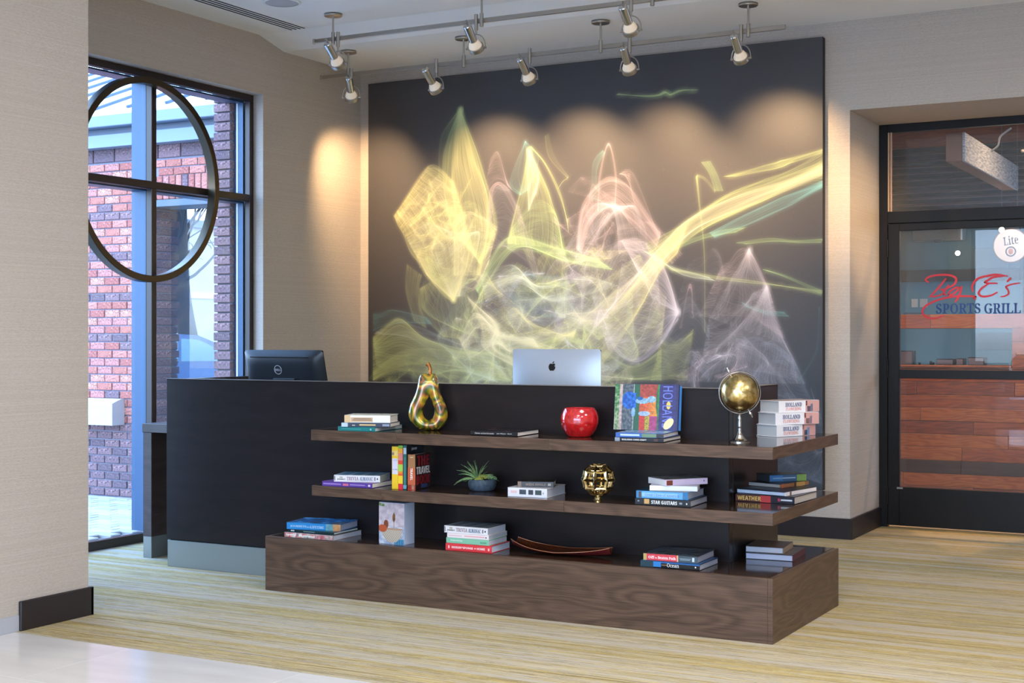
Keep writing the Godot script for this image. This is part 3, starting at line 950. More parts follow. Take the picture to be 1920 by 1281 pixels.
	part("post", MB.new().span(Vector3(-2.12, 0, -0.1), Vector3(-2.03, 2.5, 0.02)), mat("3a4858", 0.5), bb)
	part("upper_panel", MB.new().span(Vector3(-4.9, 1.95, -0.1), Vector3(-2.15, 3.2, 0)), mat("5d8496", 0.6), bb)
	part("switch_plate", MB.new().span(Vector3(-3.13, 1.60, 0), Vector3(-3.07, 1.68, 0.01), 0.002), mat("e8ecee", 0.4), bb)
	part("switch_plate", MB.new().span(Vector3(-3.05, 1.60, 0), Vector3(-2.98, 1.68, 0.01), 0.002), mat("d2dce0", 0.4), bb)
	part("notice", MB.new().span(Vector3(-3.2, 1.46, 0), Vector3(-3.02, 1.55, 0.006)), mat("5c7486", 0.5), bb)
	part("tall_cabinet", MB.new().span(Vector3(-2.55, 1.95, 0.0), Vector3(-2.25, 2.14, 0.05), 0.004), mat("587080", 0.5), bb)
	part("picture", MB.new().span(Vector3(-2.52, 1.2, 0), Vector3(-2.1, 1.36, 0.01)), mat("56809a", 0.5), bb)
	# extractor hood of dull metal
	var hd := thing("heater_unit", "grey metal wall unit high on the bar wall at the top of the door", "wall unit", Vector3(-2.86, 2.27, -13.4))
	part("housing", MB.new().box(Vector3(0, 0, -0.1), Vector3(0.44, 0.11, 0.2), 0.006), mat("7a7e80", 0.4, 0.5), hd)
	part("end_cap", MB.new().box(Vector3(0.226, 0.005, -0.1), Vector3(0.02, 0.12, 0.2), 0.004), mat("b4c0c6", 0.4, 0.5), hd)
	part("knob", MB.new().box(Vector3(0.02, -0.062, 0), Vector3(0.06, 0.02, 0.02), 0.003), mat("50545a", 0.5), hd)
	# round sign
	var sg := thing("round_sign", "round white beer sign with dark lettering hanging in the bar", "sign", Vector3(-2.045, 2.09, -12.5))
	part("disc", MB.new().lathe([Vector2(0, 0), Vector2(0.136, 0), Vector2(0.14, 0.006), Vector2(0.14, 0.02), Vector2(0, 0.02)], 40, Transform3D(Basis(Vector3.RIGHT, PI / 2), Vector3.ZERO)), mat("e4e2e6", 0.4), sg)
	part("rim", MB.new().tube(range(40).map(func(k): return Vector3(cos(k * TAU / 40) * 0.14, sin(k * TAU / 40) * 0.14, 0.012)), 0.009, 8, true), mat("6a5a50", 0.4), sg)
	letters(sg, "lettering", "Lite", 0.12, 0.075, mat("1c1c34", 0.5), Transform3D(Basis(Vector3.BACK, 0.12), Vector3(0.0, 0.045, 0.023)), true)
	part("emblem_ring", MB.new().tube(range(28).map(func(k): return Vector3(cos(k * TAU / 28) * 0.038, -0.05 + sin(k * TAU / 28) * 0.038, 0.021)), 0.006, 6, true), mat("4a3a38", 0.4), sg)
	part("emblem", MB.new().ball(Vector3(0, -0.05, 0.02), Vector3(0.02, 0.026, 0.006), 16, 10), mat("b5764c", 0.4), sg)
	# louvred bulkhead with pale slat edges under an orange wood band
	var bl := thing("louvre_panel", "dark louvred bulkhead with thin pale slats seen through the transom", "louvre", Vector3(0, 0, -12.6))
	part("backing", MB.new().span(Vector3(-4.6, 2.33, -0.12), Vector3(0.8, 3.43, -0.09)), mat("1e1617", 0.7), bl)
	part("wood_band", MB.new().span(Vector3(-4.6, 2.98, -0.02), Vector3(0.8, 3.16, 0.04), 0.004), PLANK[1], bl)
	for k in 11:
		part("slat", MB.new().box(Vector3(-1.9, 2.37 + k * 0.056, -0.04), Vector3(5.4, 0.005, 0.05), 0.001, Basis(Vector3.RIGHT, 0.5)), mat("7a6c70", 0.4), bl)
	var bm := thing("ceiling_beam", "white washed rough beam end with bluish side hanging in the bar", "beam", Vector3(-2.045, 2.65, -10.2))
	var bq := noise(81, 1.0, 3)
	var bt := StandardMaterial3D.new()
	bt.albedo_texture = painted(256, 256, func(x, y):
		var g: float = seamless(bq, x, y, 256, 256, 0.02, 0.18)
		return Color(0.50, 0.56, 0.66).lerp(Color(0.78, 0.82, 0.88), clampf(0.5 + g, 0, 1)))
	bt.roughness = 0.8
	tri(bt, Vector3.ONE * 1.5)
	part("side_board", MB.new().box(Vector3(0.058, 0, -1.12), Vector3(0.018, 0.205, 2.24), 0.003), bt, bm)
	part("body", MB.new().box(Vector3(-0.008, 0, -1.12), Vector3(0.113, 0.195, 2.238), 0.003), mat("7c5c4c", 0.8), bm)
	for s in [-0.15, 0.1]:
		var q := [Vector3(0.35 + s, 0.0, 0), Vector3(0.42 + s, 0.05, 0), Vector3(0.44 + s, 0.12, 0), Vector3(0.52 + s, 0.18, 0)]
		var hk := thing("ceiling_hook", "curved pale metal hook under the bar ceiling " + ("nearer the beam" if s < 0 else "at the right edge of the transom"), "hook", Vector3(-2.2, 2.72, -11.2))
		part("rod", MB.new().tube(catmull(q, 16), 0.008, 8), mat("98a4b4", 0.4, 0.5), hk)
		part("tip", MB.new().ball(q[0], Vector3.ONE * 0.013, 12, 8), mat("b8b4b4", 0.4), hk)
	for e in [[-2.9, "left added downlight in the bar ceiling behind the door"], [-1.2, "right added downlight in the bar ceiling behind the door"]]:  # warm fill lamps added to brighten the plank front and bulkhead
		var dl := thing("fill_lamp", e[1], "fill_lamp", Vector3(e[0], 3.45, -10.9), 0.0, "added bar fill lamps")
		part("trim_ring", MB.new().lathe([Vector2(0.07, -0.002), Vector2(0.09, -0.006), Vector2(0.095, 0.0), Vector2(0.07, 0.0)], 28), mat("d8d4cc", 0.4), dl)
		part("fill_lamp_disc", MB.new().lathe([Vector2(0.0, -0.002), Vector2(0.07, -0.002)], 24), glow("ffdcb0", 3.0), dl)
		var ol := SpotLight3D.new()
		ol.name = "fill_lamp_light"
		ol.light_color = Color(1.0, 0.80, 0.58)
		ol.light_energy = 5.0
		ol.spot_angle = 70.0
		ol.spot_range = 12.0
		ol.spot_attenuation = 2.0
		ol.light_size = 0.06
		ol.shadow_enabled = true
		ol.position = Vector3(0, -0.02, 0)
		ol.rotation_degrees.x = -90
		dl.add_child(ol)
	var gm := glow("fff2dc", 14.0)  # lamps reflected in the door glass, built as glowing bulbs on added cords
	for e in [[Vector3(-2.643, 2.086, -13.3), "lone lamp reflection in the middle of the door glass, built as a glowing bulb"], [Vector3(-2.071, 2.205, -12.2), "lamp reflection above the round beer sign, built as a glowing bulb"], [Vector3(-1.946, 2.161, -12.2), "lamp reflection overlapping the round beer sign, built as a glowing bulb"]]:
		var p: Vector3 = e[0]
		var lp := thing("reflection_bulb", e[1], "lamp", p)
		part("bulb", MB.new().ball(Vector3.ZERO, Vector3.ONE * 0.022, 16, 10), gm, lp)
		part("added_cord", MB.new().cyl(Vector3(0, 0.022, 0), Vector3(0, 3.45 - p.y, 0), 0.0012, 6), mat("8a8a8c", 0.6), lp)
		var l := OmniLight3D.new()
		l.name = "reflection_bulb_light"
		l.light_color = Color(1.0, 0.86, 0.68)
		l.light_energy = 0.012
		l.omni_range = 12.0
		l.omni_attenuation = 2.0
		l.light_size = 0.02
		l.shadow_enabled = true
		lp.add_child(l)

func outside() -> void:
	structure("floor", MB.new().span(Vector3(-60, -0.2, -60), Vector3(-6.6, -0.03, 30)), mat("8d8f92", 0.9), "grey ground outside the window", "ground")
	# pavers as far as single ones can be told apart
	var pv := thing("paving", "pale concrete paver strip outside the window", "paving", Vector3(0, 0, 0))
	var pm := [mat("a8a09a", 0.9), mat("9e9894", 0.9), mat("b0aaa4", 0.9)]
	var pb := MB.new().box(Vector3.ZERO, Vector3(0.196, 0.05, 0.096), 0.006).mesh()
	for i in range(1, 13):
		for j in 21:
			part("paver", pb, pm[rng.randi_range(0, 2)], pv, Vector3(-6.75 - i * 0.2 - (0.1 if j % 2 else 0.0), -0.028 + rng.randf_range(-0.002, 0.002), -6.6 - j * 0.1))
	# brick porch wall: courses of 67.7 mm; opening to the right of x = -8.16
	var zb := -8.726
	var wl := thing("brick_wall", "red and purple brick porch wall outside the window", "brick wall")
	part("mortar_core", MB.new().span(Vector3(-10.6, -0.05, -9.04), Vector3(-8.17, 2.9, zb - 0.012)).span(Vector3(-8.17, 2.455, -9.04), Vector3(-6.66, 2.9, zb - 0.012)), mat("7d7a86", 0.95), wl)
	var h := 0.0677
	var full := MB.new().box(Vector3.ZERO, Vector3(0.158, 0.058, 0.06), 0.004).mesh()
	var half := MB.new().box(Vector3.ZERO, Vector3(0.074, 0.058, 0.06), 0.004).mesh()
	var sold := MB.new().box(Vector3.ZERO, Vector3(0.058, 0.19, 0.06), 0.004).mesh()
	var cap := MB.new().box(Vector3.ZERO, Vector3(0.23, 0.112, 0.06), 0.004).mesh()
	for r in range(0, 41):
		var y := 0.0 + (r + 0.5) * h - 0.01
		var dark := r < 9 or r in [19, 24, 29, 34]
		var x := -8.17
		var first := true
		while x > -9.35:
			var l := 0.084 if first and r % 2 else 0.168
			if y + h * 0.5 < 2.79 :
				part("brick", half if l < 0.1 else full, BRICK[rng.randi_range(4, 6) if dark or rng.randf() < 0.06 else [0, 1, 2, 3, 7][rng.randi_range(0, 4)]], wl, Vector3(x - l * 0.5, y, zb - 0.03 + rng.randf_range(-0.003, 0.003)))
			x -= l
			first = false
	for r in range(37, 41):
		var y := (r + 0.5) * h - 0.01
		if y - h * 0.5 < 2.62:
			continue
		var x := -8.17 + (0.084 if r % 2 else 0.0)
		while x < -6.75:
			part("brick", full, BRICK[[0, 1, 2, 3, 7][rng.randi_range(0, 4)]], wl, Vector3(x + 0.084, y, zb - 0.03 + rng.randf_range(-0.003, 0.003)))
			x += 0.168
	for k in 22:
		part("brick", sold, BRICK[rng.randi_range(0, 6)], wl, Vector3(-8.17 + 0.034 + k * 0.0677, 2.535, zb - 0.03))
	for k in 11:
		part("brick", cap, BRICK[rng.randi_range(4, 6)], wl, Vector3(-9.4 + k * 0.24, 2.834, zb - 0.026))
	# the jamb of the opening with raked courses, its shade put into dark bricks
	for r in 36:
		part("brick", MB.new().box(Vector3.ZERO, Vector3(0.05, 0.058, 0.30), 0.004).mesh() if r == 0 else wl.get_node("brick_jamb").mesh, BRICK[rng.randi_range(4, 6)], wl, Vector3(-8.187, (r + 0.5) * h - 0.01, -8.90 - (0.02 if r % 2 else 0.0))).name = "brick_jamb" if r == 0 else "brick"
	part("lintel", MB.new().span(Vector3(-8.17, 2.38, -9.02), Vector3(-6.66, 2.437, zb + 0.004), 0.003), mat("4c5a68", 0.5), wl)
	var tint := StandardMaterial3D.new()
	tint.albedo_color = Color(rgb("0c2c40"), 0.58)
	tint.transparency = BaseMaterial3D.TRANSPARENCY_ALPHA
	tint.roughness = 0.0
	part("tinted_pane", MB.new().quad(Vector3(-8.165, 0.06, -8.97), Vector3(-6.66, 0.06, -8.97), Vector3(-6.66, 2.39, -8.97), Vector3(-8.165, 2.39, -8.97)), tint, wl)
	part("sill_rail", MB.new().span(Vector3(-8.165, 0.0, -9.0), Vector3(-6.66, 0.06, -8.94), 0.003), mat("4c5a68", 0.5), wl)
	part("glazing_bar", MB.new().span(Vector3(-7.53, 0.06, -8.985), Vector3(-7.515, 2.39, -8.955), 0.002), mat("a4b8c8", 0.4), wl)
	var lg = part("stone_ledge", MB.new().prism(PackedVector2Array([Vector2(0, 0.59), Vector2(0.14, 0.59), Vector2(0.14, 0.77), Vector2(0.04, 0.805), Vector2(0, 0.805)]), 2.0, Transform3D(Basis(Vector3(0, 0, 1), Vector3(0, 1, 0), Vector3(-1, 0, 0)), Vector3(-8.45, 0, zb))), mat("b8b4b2", 0.8), wl)
	# eaves and roof
	var rf := thing("porch_roof", "pale metal eaves and standing seam roof above the brick porch", "roof")
	var lt := mat("727e8e", 0.5)
	part("fascia", MB.new().span(Vector3(-11, 2.885, -8.9), Vector3(-6.62, 2.99, -8.62), 0.003), lt, rf)
	part("shadow_strip", MB.new().span(Vector3(-11, 2.99, -8.9), Vector3(-6.62, 3.045, -8.66), 0.002), mat("465468", 0.5), rf)
	part("gutter", MB.new().span(Vector3(-11, 3.045, -8.9), Vector3(-6.62, 3.15, -8.56), 0.006), lt, rf)
	part("roof_sheet", MB.new().box(Vector3(-8.85, 3.14 + 0.72, -8.56 - 1.8), Vector3(4.4, 0.02, 3.88), 0.0, Basis(Vector3.RIGHT, 0.38)), mat("e2e8ee", 0.35), rf)
	for k in 11:
		part("seam", MB.new().box(Vector3(-10.9 + k * 0.42, 3.185 + 0.72, -8.66 - 1.8), Vector3(0.035, 0.06, 3.8), 0.003, Basis(Vector3.RIGHT, 0.38)), mat("3a4452", 0.5), rf)
	# brick pier of the hotel just outside the window's right side
	var pr := thing("brick_pier", "purple brick pier close outside the right edge of the window", "brick pier")
	part("mortar_core", MB.new().span(Vector3(-6.69, -0.05, -8.0), Vector3(-6.56, 3.5, -7.83)), mat("5d6070", 0.95), pr)
	var pq := MB.new().box(Vector3.ZERO, Vector3(0.15, 0.058, 0.2), 0.004).mesh()
	for r in 50:
		part("brick", pq, BRICK[rng.randi_range(4, 6)], pr, Vector3(-6.631 + rng.randf_range(-0.003, 0.003), (r + 0.5) * h, -7.905))
	# street: buff building, tree, car
	var bd := thing("buff_building", "distant buff brick building seen through the porch opening", "building", Vector3(-30, 0, -33))
	var bf := mat("b4aa90", 0.9)
	part("wall", MB.new().span(Vector3(-6, 0, -14), Vector3(0, 4.75, 14)), bf, bd)
	part("cornice", MB.new().span(Vector3(-6.1, 4.75, -14.2), Vector3(0.15, 5.0, 14.2), 0.02), mat("6d7684", 0.8), bd)
	part("band", MB.new().span(Vector3(0, 2.55, -14), Vector3(0.06, 2.75, 14)), mat("d0a898", 0.8), bd)
	part("band", MB.new().span(Vector3(0, 0.9, -14), Vector3(0.06, 1.05, 14)), mat("c09a94", 0.8), bd)
	for k in 6:
		for y in [1.45, 3.1]:
			var wz := -12.0 + k * 4.0
			var wn := part("window", MB.new().span(Vector3(0, y, wz), Vector3(0.05, y + 1.3, wz + 0.9)), mat("8e6a64", 0.8), bd)
			part("glass", MB.new().span(Vector3(0.04, y + 0.08, wz + 0.1), Vector3(0.06, y + 1.12, wz + 0.8)), mat("33475a", 0.15), wn)
			part("sill", MB.new().span(Vector3(0, y - 0.1, wz - 0.1), Vector3(0.12, y, wz + 1.0), 0.01), mat("8e8078", 0.8), wn)
	var tr := thing("street_tree", "bare street tree with a leaning trunk in front of the buff building", "tree", Vector3(-18, 0, -20.3))
	var bk := mat("2c2824", 0.95)
	part("trunk", MB.new().tube(catmull([Vector3(0, -0.1, 0), Vector3(0, 1, 0), Vector3(0.0, 2.2, 0.25), Vector3(0.1, 3.6, 0.4), Vector3(0, 5.5, 0.3)], 20), range(20).map(func(k): return 0.22 - 0.006 * k), 12), bk, tr)
	var br := MB.new()
	for k in 26:
		var p := Vector3(0, rng.randf_range(1.9, 5.0), 0.3)
		var d := Vector3(rng.randf_range(-1, 1), rng.randf_range(0.2, 0.9), rng.randf_range(-1, 1)).normalized()
		var path := [p]
		for m in 7:
			d = (d + Vector3(rng.randf_range(-0.4, 0.4), rng.randf_range(-0.25, 0.3), rng.randf_range(-0.4, 0.4))).normalized()
			p += d * 0.34
			path.append(p)
			if m in [2, 4]:
				var d2 := (d + Vector3(rng.randf_range(-1, 1), rng.randf_range(-0.5, 0.6), rng.randf_range(-1, 1))).normalized()
				br.tube([p, p + d2 * 0.4, p + d2 * 0.8 + Vector3(0, -0.06, 0)], [0.014, 0.01, 0.004], 5)
		br.tube(path, range(8).map(func(i): return 0.034 - 0.0038 * i), 6)
	part("branches", br, bk, tr).set_meta("kind", "stuff")
	var car := thing("parked_car", "dark blue car parked in the street outside", "car", Vector3(-16.2, -0.03, -17.2))
	var pc := mat("24507e", 0.2, 0.3)
	var side := PackedVector2Array([Vector2(-2.2, 0.3), Vector2(-2.25, 0.62), Vector2(-2.15, 0.86), Vector2(-1.9, 0.94), Vector2(-1.2, 0.97), Vector2(-0.72, 1.26), Vector2(-0.3, 1.38), Vector2(0.35, 1.41), Vector2(0.95, 1.36), Vector2(1.65, 1.0), Vector2(2.05, 0.93), Vector2(2.15, 0.6), Vector2(2.1, 0.3)])
	var cx := Transform3D(Basis(Vector3(0, 0, 1), Vector3(0, 1, 0), Vector3(-1, 0, 0)), Vector3(0.85, 0, 0))
	part("body", MB.new().prism(side, 1.7, cx), pc, car)
	part("side_window", MB.new().prism(PackedVector2Array([Vector2(-1.02, 0.96), Vector2(-0.64, 1.2), Vector2(-0.28, 1.31), Vector2(0.35, 1.34), Vector2(0.85, 1.28), Vector2(1.3, 0.98)]), 1.72, Transform3D(cx.basis, Vector3(0.86, 0, 0))), mat("5d8c98", 0.08), car)
	part("pillar", MB.new().box(Vector3(0, 1.15, 0.15), Vector3(1.724, 0.4, 0.07)), pc, car)
	for wz in [-1.4, 1.35]:
		for wx in [-0.78, 0.78]:
			var wh := part("wheel", MB.new().cyl(Vector3(wx - 0.1, 0.32, wz), Vector3(wx + 0.1, 0.32, wz), 0.32, 24), mat("1a1a1c", 0.8), car)
			part("hubcap", MB.new().cyl(Vector3(wx - 0.105, 0.32, wz), Vector3(wx + 0.105, 0.32, wz), 0.2, 20), mat("a8acb0", 0.3, 0.8), wh)

func wall_art() -> void:
	var t := thing("wall_art", "huge dark abstract print with yellow green and white swirling veils", "wall art", Vector3(-4.4445, 1.795, -9.103))
	part("panel", MB.new().box(Vector3(0, 0, 0.024), Vector3(3.583, 2.96, 0.048), 0.002), mat("141216", 0.5), t)
	var m := StandardMaterial3D.new()
	m.albedo_texture = art_texture()
	m.roughness = 0.55
	m.metallic_specular = 0.5
	part("print", MB.new().quad(Vector3(-1.7885, -1.477, 0.0486), Vector3(1.7885, -1.477, 0.0486), Vector3(1.7885, 1.477, 0.0486), Vector3(-1.7885, 1.477, 0.0486)), m, t)

func desk_and_shelves() -> void:
	var d := thing("reception_desk", "very dark brown reception desk behind the book shelves", "reception desk", Vector3(-3.94, 0, -6.5))
	var o := Vector3(3.94, 0, 6.5)
	part("front_panel", MB.new().span(Vector3(-5.637, 0.16, -6.204) + o, Vector3(-2.241, 1.075, -6.154) + o, 0.003), ESPRESSO, d)
	part("end_panel", MB.new().span(Vector3(-2.291, 0.16, -6.862) + o, Vector3(-2.241, 1.075, -6.2045) + o, 0.003), ESPRESSO, d)
	part("end_panel", MB.new().span(Vector3(-5.637, 0.16, -6.862) + o, Vector3(-5.587, 1.075, -6.2045) + o, 0.003), ESPRESSO, d)
	part("work_surface", MB.new().span(Vector3(-5.587, 0.73, -6.862) + o, Vector3(-2.291, 0.76, -6.2045) + o, 0.003), ESPRESSO, d)
	part("top_cap", MB.new().span(Vector3(-5.637, 1.075, -6.204) + o, Vector3(-2.241, 1.0785, -6.152) + o, 0.001), mat("6e6864", 0.3), d)
	part("top_cap", MB.new().span(Vector3(-2.293, 1.075, -6.862) + o, Vector3(-2.239, 1.0785, -6.2045) + o, 0.001), mat("6e6864", 0.3), d)
	var st := mat("8f9694", 0.38, 0.55)
	part("plinth", MB.new().span(Vector3(-5.632, 0, -6.85) + o, Vector3(-2.25, 0.152, -6.158) + o, 0.002), st, d)
	part("plinth_gap", MB.new().span(Vector3(-5.62, 0.152, -6.84) + o, Vector3(-2.26, 0.16, -6.17) + o), mat("0c0c0e", 0.8), d)
	# lower return on the left
	var w := thing("desk_return", "lower dark brown return counter left of the desk with a steel foot", "counter", Vector3(-5.81, 0, -6.7))
	o = Vector3(5.81, 0, 6.7)
	part("counter_top", MB.new().span(Vector3(-5.993, 0.747, -7.25) + o, Vector3(-5.639, 0.80, -6.333) + o, 0.002), ESPRESSO_LIGHT(), w)
	part("leg_panel", MB.new().span(Vector3(-5.988, 0.127, -7.25) + o, Vector3(-5.921, 0.747, -6.336) + o, 0.002), ESPRESSO_LIGHT(), w)
	part("foot", MB.new().span(Vector3(-5.987, 0, -7.25) + o, Vector3(-5.922, 0.127, -6.337) + o, 0.002), st, w)
	# shelves wrap the desk's front and right end
	var s := thing("book_shelf", "walnut display shelves wrapped round the desk's front and right end", "shelf unit", Vector3(-3.2, 0, -6.2))
	o = Vector3(3.2, 0, 6.2)
	var bt := MB.new()
	bt.span(Vector3(-4.656, 0, -5.845) + o, Vector3(-1.947, 0.281, -5.822) + o, 0.0015)
	part("base_front", bt, WALNUT, s)
	part("base_end", MB.new().span(Vector3(-1.947, 0, -6.83) + o, Vector3(-1.924, 0.281, -5.822) + o, 0.0015), WALNUT, s)
	part("base_end", MB.new().span(Vector3(-4.656, 0, -6.15) + o, Vector3(-4.633, 0.281, -5.845) + o, 0.0015), WALNUT, s)
	part("base_top", MB.new().span(Vector3(-4.633, 0.262, -6.153) + o, Vector3(-2.2405, 0.282, -5.845) + o).span(Vector3(-2.2405, 0.262, -6.83) + o, Vector3(-1.947, 0.282, -5.845) + o), WALNUT_TOP, s)
	part("base_back", MB.new().span(Vector3(-2.24, 0, -6.83) + o, Vector3(-1.947, 0.262, -6.81) + o), WALNUT, s)
	for e in [[0.507, 0.559, -4.357], [0.789, 0.842, -4.362]]:
		part("shelf_board", MB.new().span(Vector3(e[2], e[0], -6.153) + o, Vector3(-2.2405, e[1] - 0.0005, -5.828) + o).span(Vector3(-2.2405, e[0], -6.82) + o, Vector3(-1.930, e[1] - 0.0005, -5.828) + o), WALNUT_TOP, s)
		# edge bands, jointed along the front
		var xs := [e[2], -3.842 if e[0] > 0.7 else -3.93, -3.0 if e[0] > 0.7 else -2.92, -1.924]
		for k in 3:
			part("edge_band", MB.new().box(Vector3(0, 0, 0), Vector3(xs[k + 1] - xs[k] - 0.0006, e[1] - e[0], 0.007), 0.001), WALNUT, s, Vector3((xs[k] + xs[k + 1]) * 0.5, (e[0] + e[1]) * 0.5, -5.8255) + o)
		part("edge_band", MB.new().span(Vector3(-1.931, e[0], -6.82) + o, Vector3(-1.924, e[1], -5.829) + o, 0.001), WALNUT, s)
		part("edge_band", MB.new().span(Vector3(e[2] - 0.004, e[0], -6.153) + o, Vector3(e[2], e[1], -5.829) + o, 0.001), WALNUT, s)

var _el: StandardMaterial3D
func ESPRESSO_LIGHT() -> StandardMaterial3D:
	if _el == null:
		_el = StandardMaterial3D.new()
		_el.albedo_texture = wood(33, rgb("382e2e"), rgb("584a48"), 0.5, 2.0)
		_el.roughness = 0.35
		tri(_el, Vector3.ONE * 0.8)
	return _el

var spot_aims := []
func track_lights() -> void:
	var rails := [[3.280, -7.604, -5.675, -0.55, 3.443, [-5.506, -4.378, -3.233, -1.9, -0.7], "front track light rail, the longer one leaving the picture at the top"], [3.205, -8.35, -6.165, -2.679, 3.372, [-5.914, -4.95, -3.915, -2.912], "rear track light rail, the lower one in front of the abstract panel"]]
	for r in rails:
		var t := thing("track_rail", r[6], "track rail", Vector3(r[2], r[0], r[1]))
		part("bar", MB.new().span(Vector3(0, -0.014, -0.007), Vector3(r[3] - r[2], 0.014, 0.007), 0.002), NICKEL, t)
		part("end_cap", MB.new().box(Vector3(0.004, 0, 0), Vector3(0.012, 0.034, 0.02), 0.002), NICKEL, t)
		for x in r[5]:
			var dx: float = x - r[2]
			var top: float = r[4] - r[0]
			part("stem", MB.new().cyl(Vector3(dx, 0.0, 0.014), Vector3(dx, top - 0.012, 0.014), 0.0065, 12), NICKEL, t)
			part("clamp", MB.new().cyl(Vector3(dx, -0.04, 0.014), Vector3(dx, 0.042, 0.014), 0.0125, 16), NICKEL, t)
			part("canopy", MB.new().lathe([Vector2(0, -0.018), Vector2(0.056, -0.018), Vector2(0.060, -0.014), Vector2(0.060, 0.0), Vector2(0, 0)], 32, Transform3D(Basis.IDENTITY, Vector3(dx, top, 0.014))), NICKEL, t)
	# heads: x, on the rear rail?, aim on the wall
	var heads := [[-5.467, 0, Vector3(-5.62, 1.95, -9.05), "leftmost spotlight on the front track rail"], [-4.417, 0, Vector3(-4.55, 1.85, -9.05), "spotlight in the middle of the front track rail"], [-3.368, 0, Vector3(-3.45, 1.9, -9.05), "spotlight of the front track rail at the picture's top edge"], [-5.886, 1, Vector3(-6.18, 2.40, -8.95), "leftmost spotlight on the rear track rail near the corner"], [-5.171, 1, Vector3(-5.10, 2.38, -9.05), "second spotlight from the left on the rear track rail"], [-4.438, 1, Vector3(-4.41, 2.38, -9.05), "middle spotlight on the rear track rail"], [-3.71, 1, Vector3(-3.78, 2.36, -9.05), "spotlight on the rear track rail below the front rail's end"], [-2.958, 1, Vector3(-2.95, 2.38, -9.05), "rightmost spotlight on the rear track rail"], [-0.9, 0, Vector3(-2.49, 2.05, -9.5), "unseen spotlight right of view on the front track rail, placed to light the door jamb"]]  # the last head is out of view, placed to light the door jamb
	var CHROME := mat("cfccc8", 0.18, 1.0)
	var white := glow("ffe9cc", 0.10)
	var lamp := glow("fff0d8", 1.6)
	for h in heads:
		var rl: Array = rails[h[1]]
		var pivot := Vector3(h[0], rl[0] - 0.17, rl[1] + 0.014)
		var t := thing("spotlight", h[3], "spotlight", pivot, 0.0, "track spotlights")
		part("connector", MB.new().cyl(Vector3(0, 0.112, 0), Vector3(0, 0.21, 0), 0.0125, 16), NICKEL, t)
		part("stem", MB.new().cyl(Vector3(0, 0.082, 0), Vector3(0, 0.113, 0), 0.006, 10), NICKEL, t)
		# beam frame: -z' along the beam
		var dir: Vector3 = (h[2] - pivot).normalized()
		var bs := Basis.looking_at(dir, Vector3.UP)
		var x := Transform3D(bs * Basis(Vector3.RIGHT, -PI / 2), Vector3(0, 0, 0))   # local +y = beam
		part("yoke", MB.new().tube(range(29).map(func(k):
			var a: float = PI * k / 28.0
			return bs.x * cos(a) * 0.062 + Vector3(0, pow(sin(a), 0.8) * 0.085, 0)), 0.0036, 8), NICKEL, t)
		part("bezel", MB.new().lathe([Vector2(0.042, -0.015), Vector2(0.050, -0.015), Vector2(0.051, -0.012), Vector2(0.051, 0.012), Vector2(0.049, 0.015), Vector2(0.043, 0.015), Vector2(0.042, -0.015)], 32, x), NICKEL, t)
		part("lamp_reflector", MB.new().lathe([Vector2(0.017, -0.056), Vector2(0.031, -0.047), Vector2(0.040, -0.028), Vector2(0.0435, -0.011)], 28, x), white, t)
		part("lamp_lens", MB.new().lathe([Vector2(0.0, 0.004), Vector2(0.042, 0.002)], 24, Transform3D(x.basis * Basis(Vector3.RIGHT, PI), x.origin)), lamp, t)
		part("housing", MB.new().lathe([Vector2(0, -0.180), Vector2(0.020, -0.180), Vector2(0.025, -0.174), Vector2(0.027, -0.166), Vector2(0.027, -0.062), Vector2(0.024, -0.054), Vector2(0, -0.054)], 24, x), CHROME, t)
		part("aiming_pin", MB.new().cyl(x * Vector3(0.010, -0.178, 0), x * Vector3(0.010, -0.215, 0), 0.005, 8), NICKEL, t)
		part("lamp_wire", MB.new().tube(catmull([x * Vector3(0, -0.18, 0), x * Vector3(0, -0.19, 0.02), Vector3(0, 0.07, 0.035), Vector3(0, 0.086, 0.004)], 12), 0.0024, 6), mat("8a8480", 0.4, 0.8), t)
		for s in [-1, 1]:
			part("pivot_screw", MB.new().cyl(bs.x * 0.050 * s, bs.x * 0.068 * s, 0.007, 10), NICKEL, t)
		var l := SpotLight3D.new()
		l.name = "spot_lamp_light"
		l.light_color = Color(1.0, 0.83, 0.62)
		l.light_energy = SPOT_ENERGY * (3.2 if h[0] > -2.5 else 1.3 if h[1] == 0 else 1.0)
		l.spot_range = 12.0
		l.spot_attenuation = 2.0
		l.spot_angle = 40.0 if h[1] == 1 else 13.0 if h[0] > -2.5 else 27.0
		l.spot_angle_attenuation = 1.0
		l.light_size = 0.03
		l.shadow_enabled = true
		l.position = dir * 0.02
		l.basis = bs
		t.add_child(l)

func small_details() -> void:
	# ceiling slots and speaker
	var v := thing("air_slot", "long white ceiling air slot with four dark gaps above the window wall", "air vent", Vector3(-5.975, 3.443, -6.2))
	part("plate", MB.new().box(Vector3(0.0, -0.002, 0), Vector3(0.15, 0.004, 3.29)), CEIL, v)
	for k in 4:
		part("slot", MB.new().box(Vector3(-0.054 + k * 0.036, -0.0045, 0), Vector3(0.013, 0.003, 3.26)), mat("101216", 0.8), v)
	var sp := thing("ceiling_speaker", "round flush ceiling speaker with grey grille beside the air slot", "speaker", Vector3(-5.60, 3.443, -7.17))
	part("rim", MB.new().lathe([Vector2(0.105, -0.006), Vector2(0.118, -0.005), Vector2(0.12, 0), Vector2(0.105, 0)], 40), CEIL, sp)
	part("grille", MB.new().lathe([Vector2(0, -0.004), Vector2(0.105, -0.004), Vector2(0.105, 0), Vector2(0, 0)], 40), mat("b4b6ba", 0.8), sp)

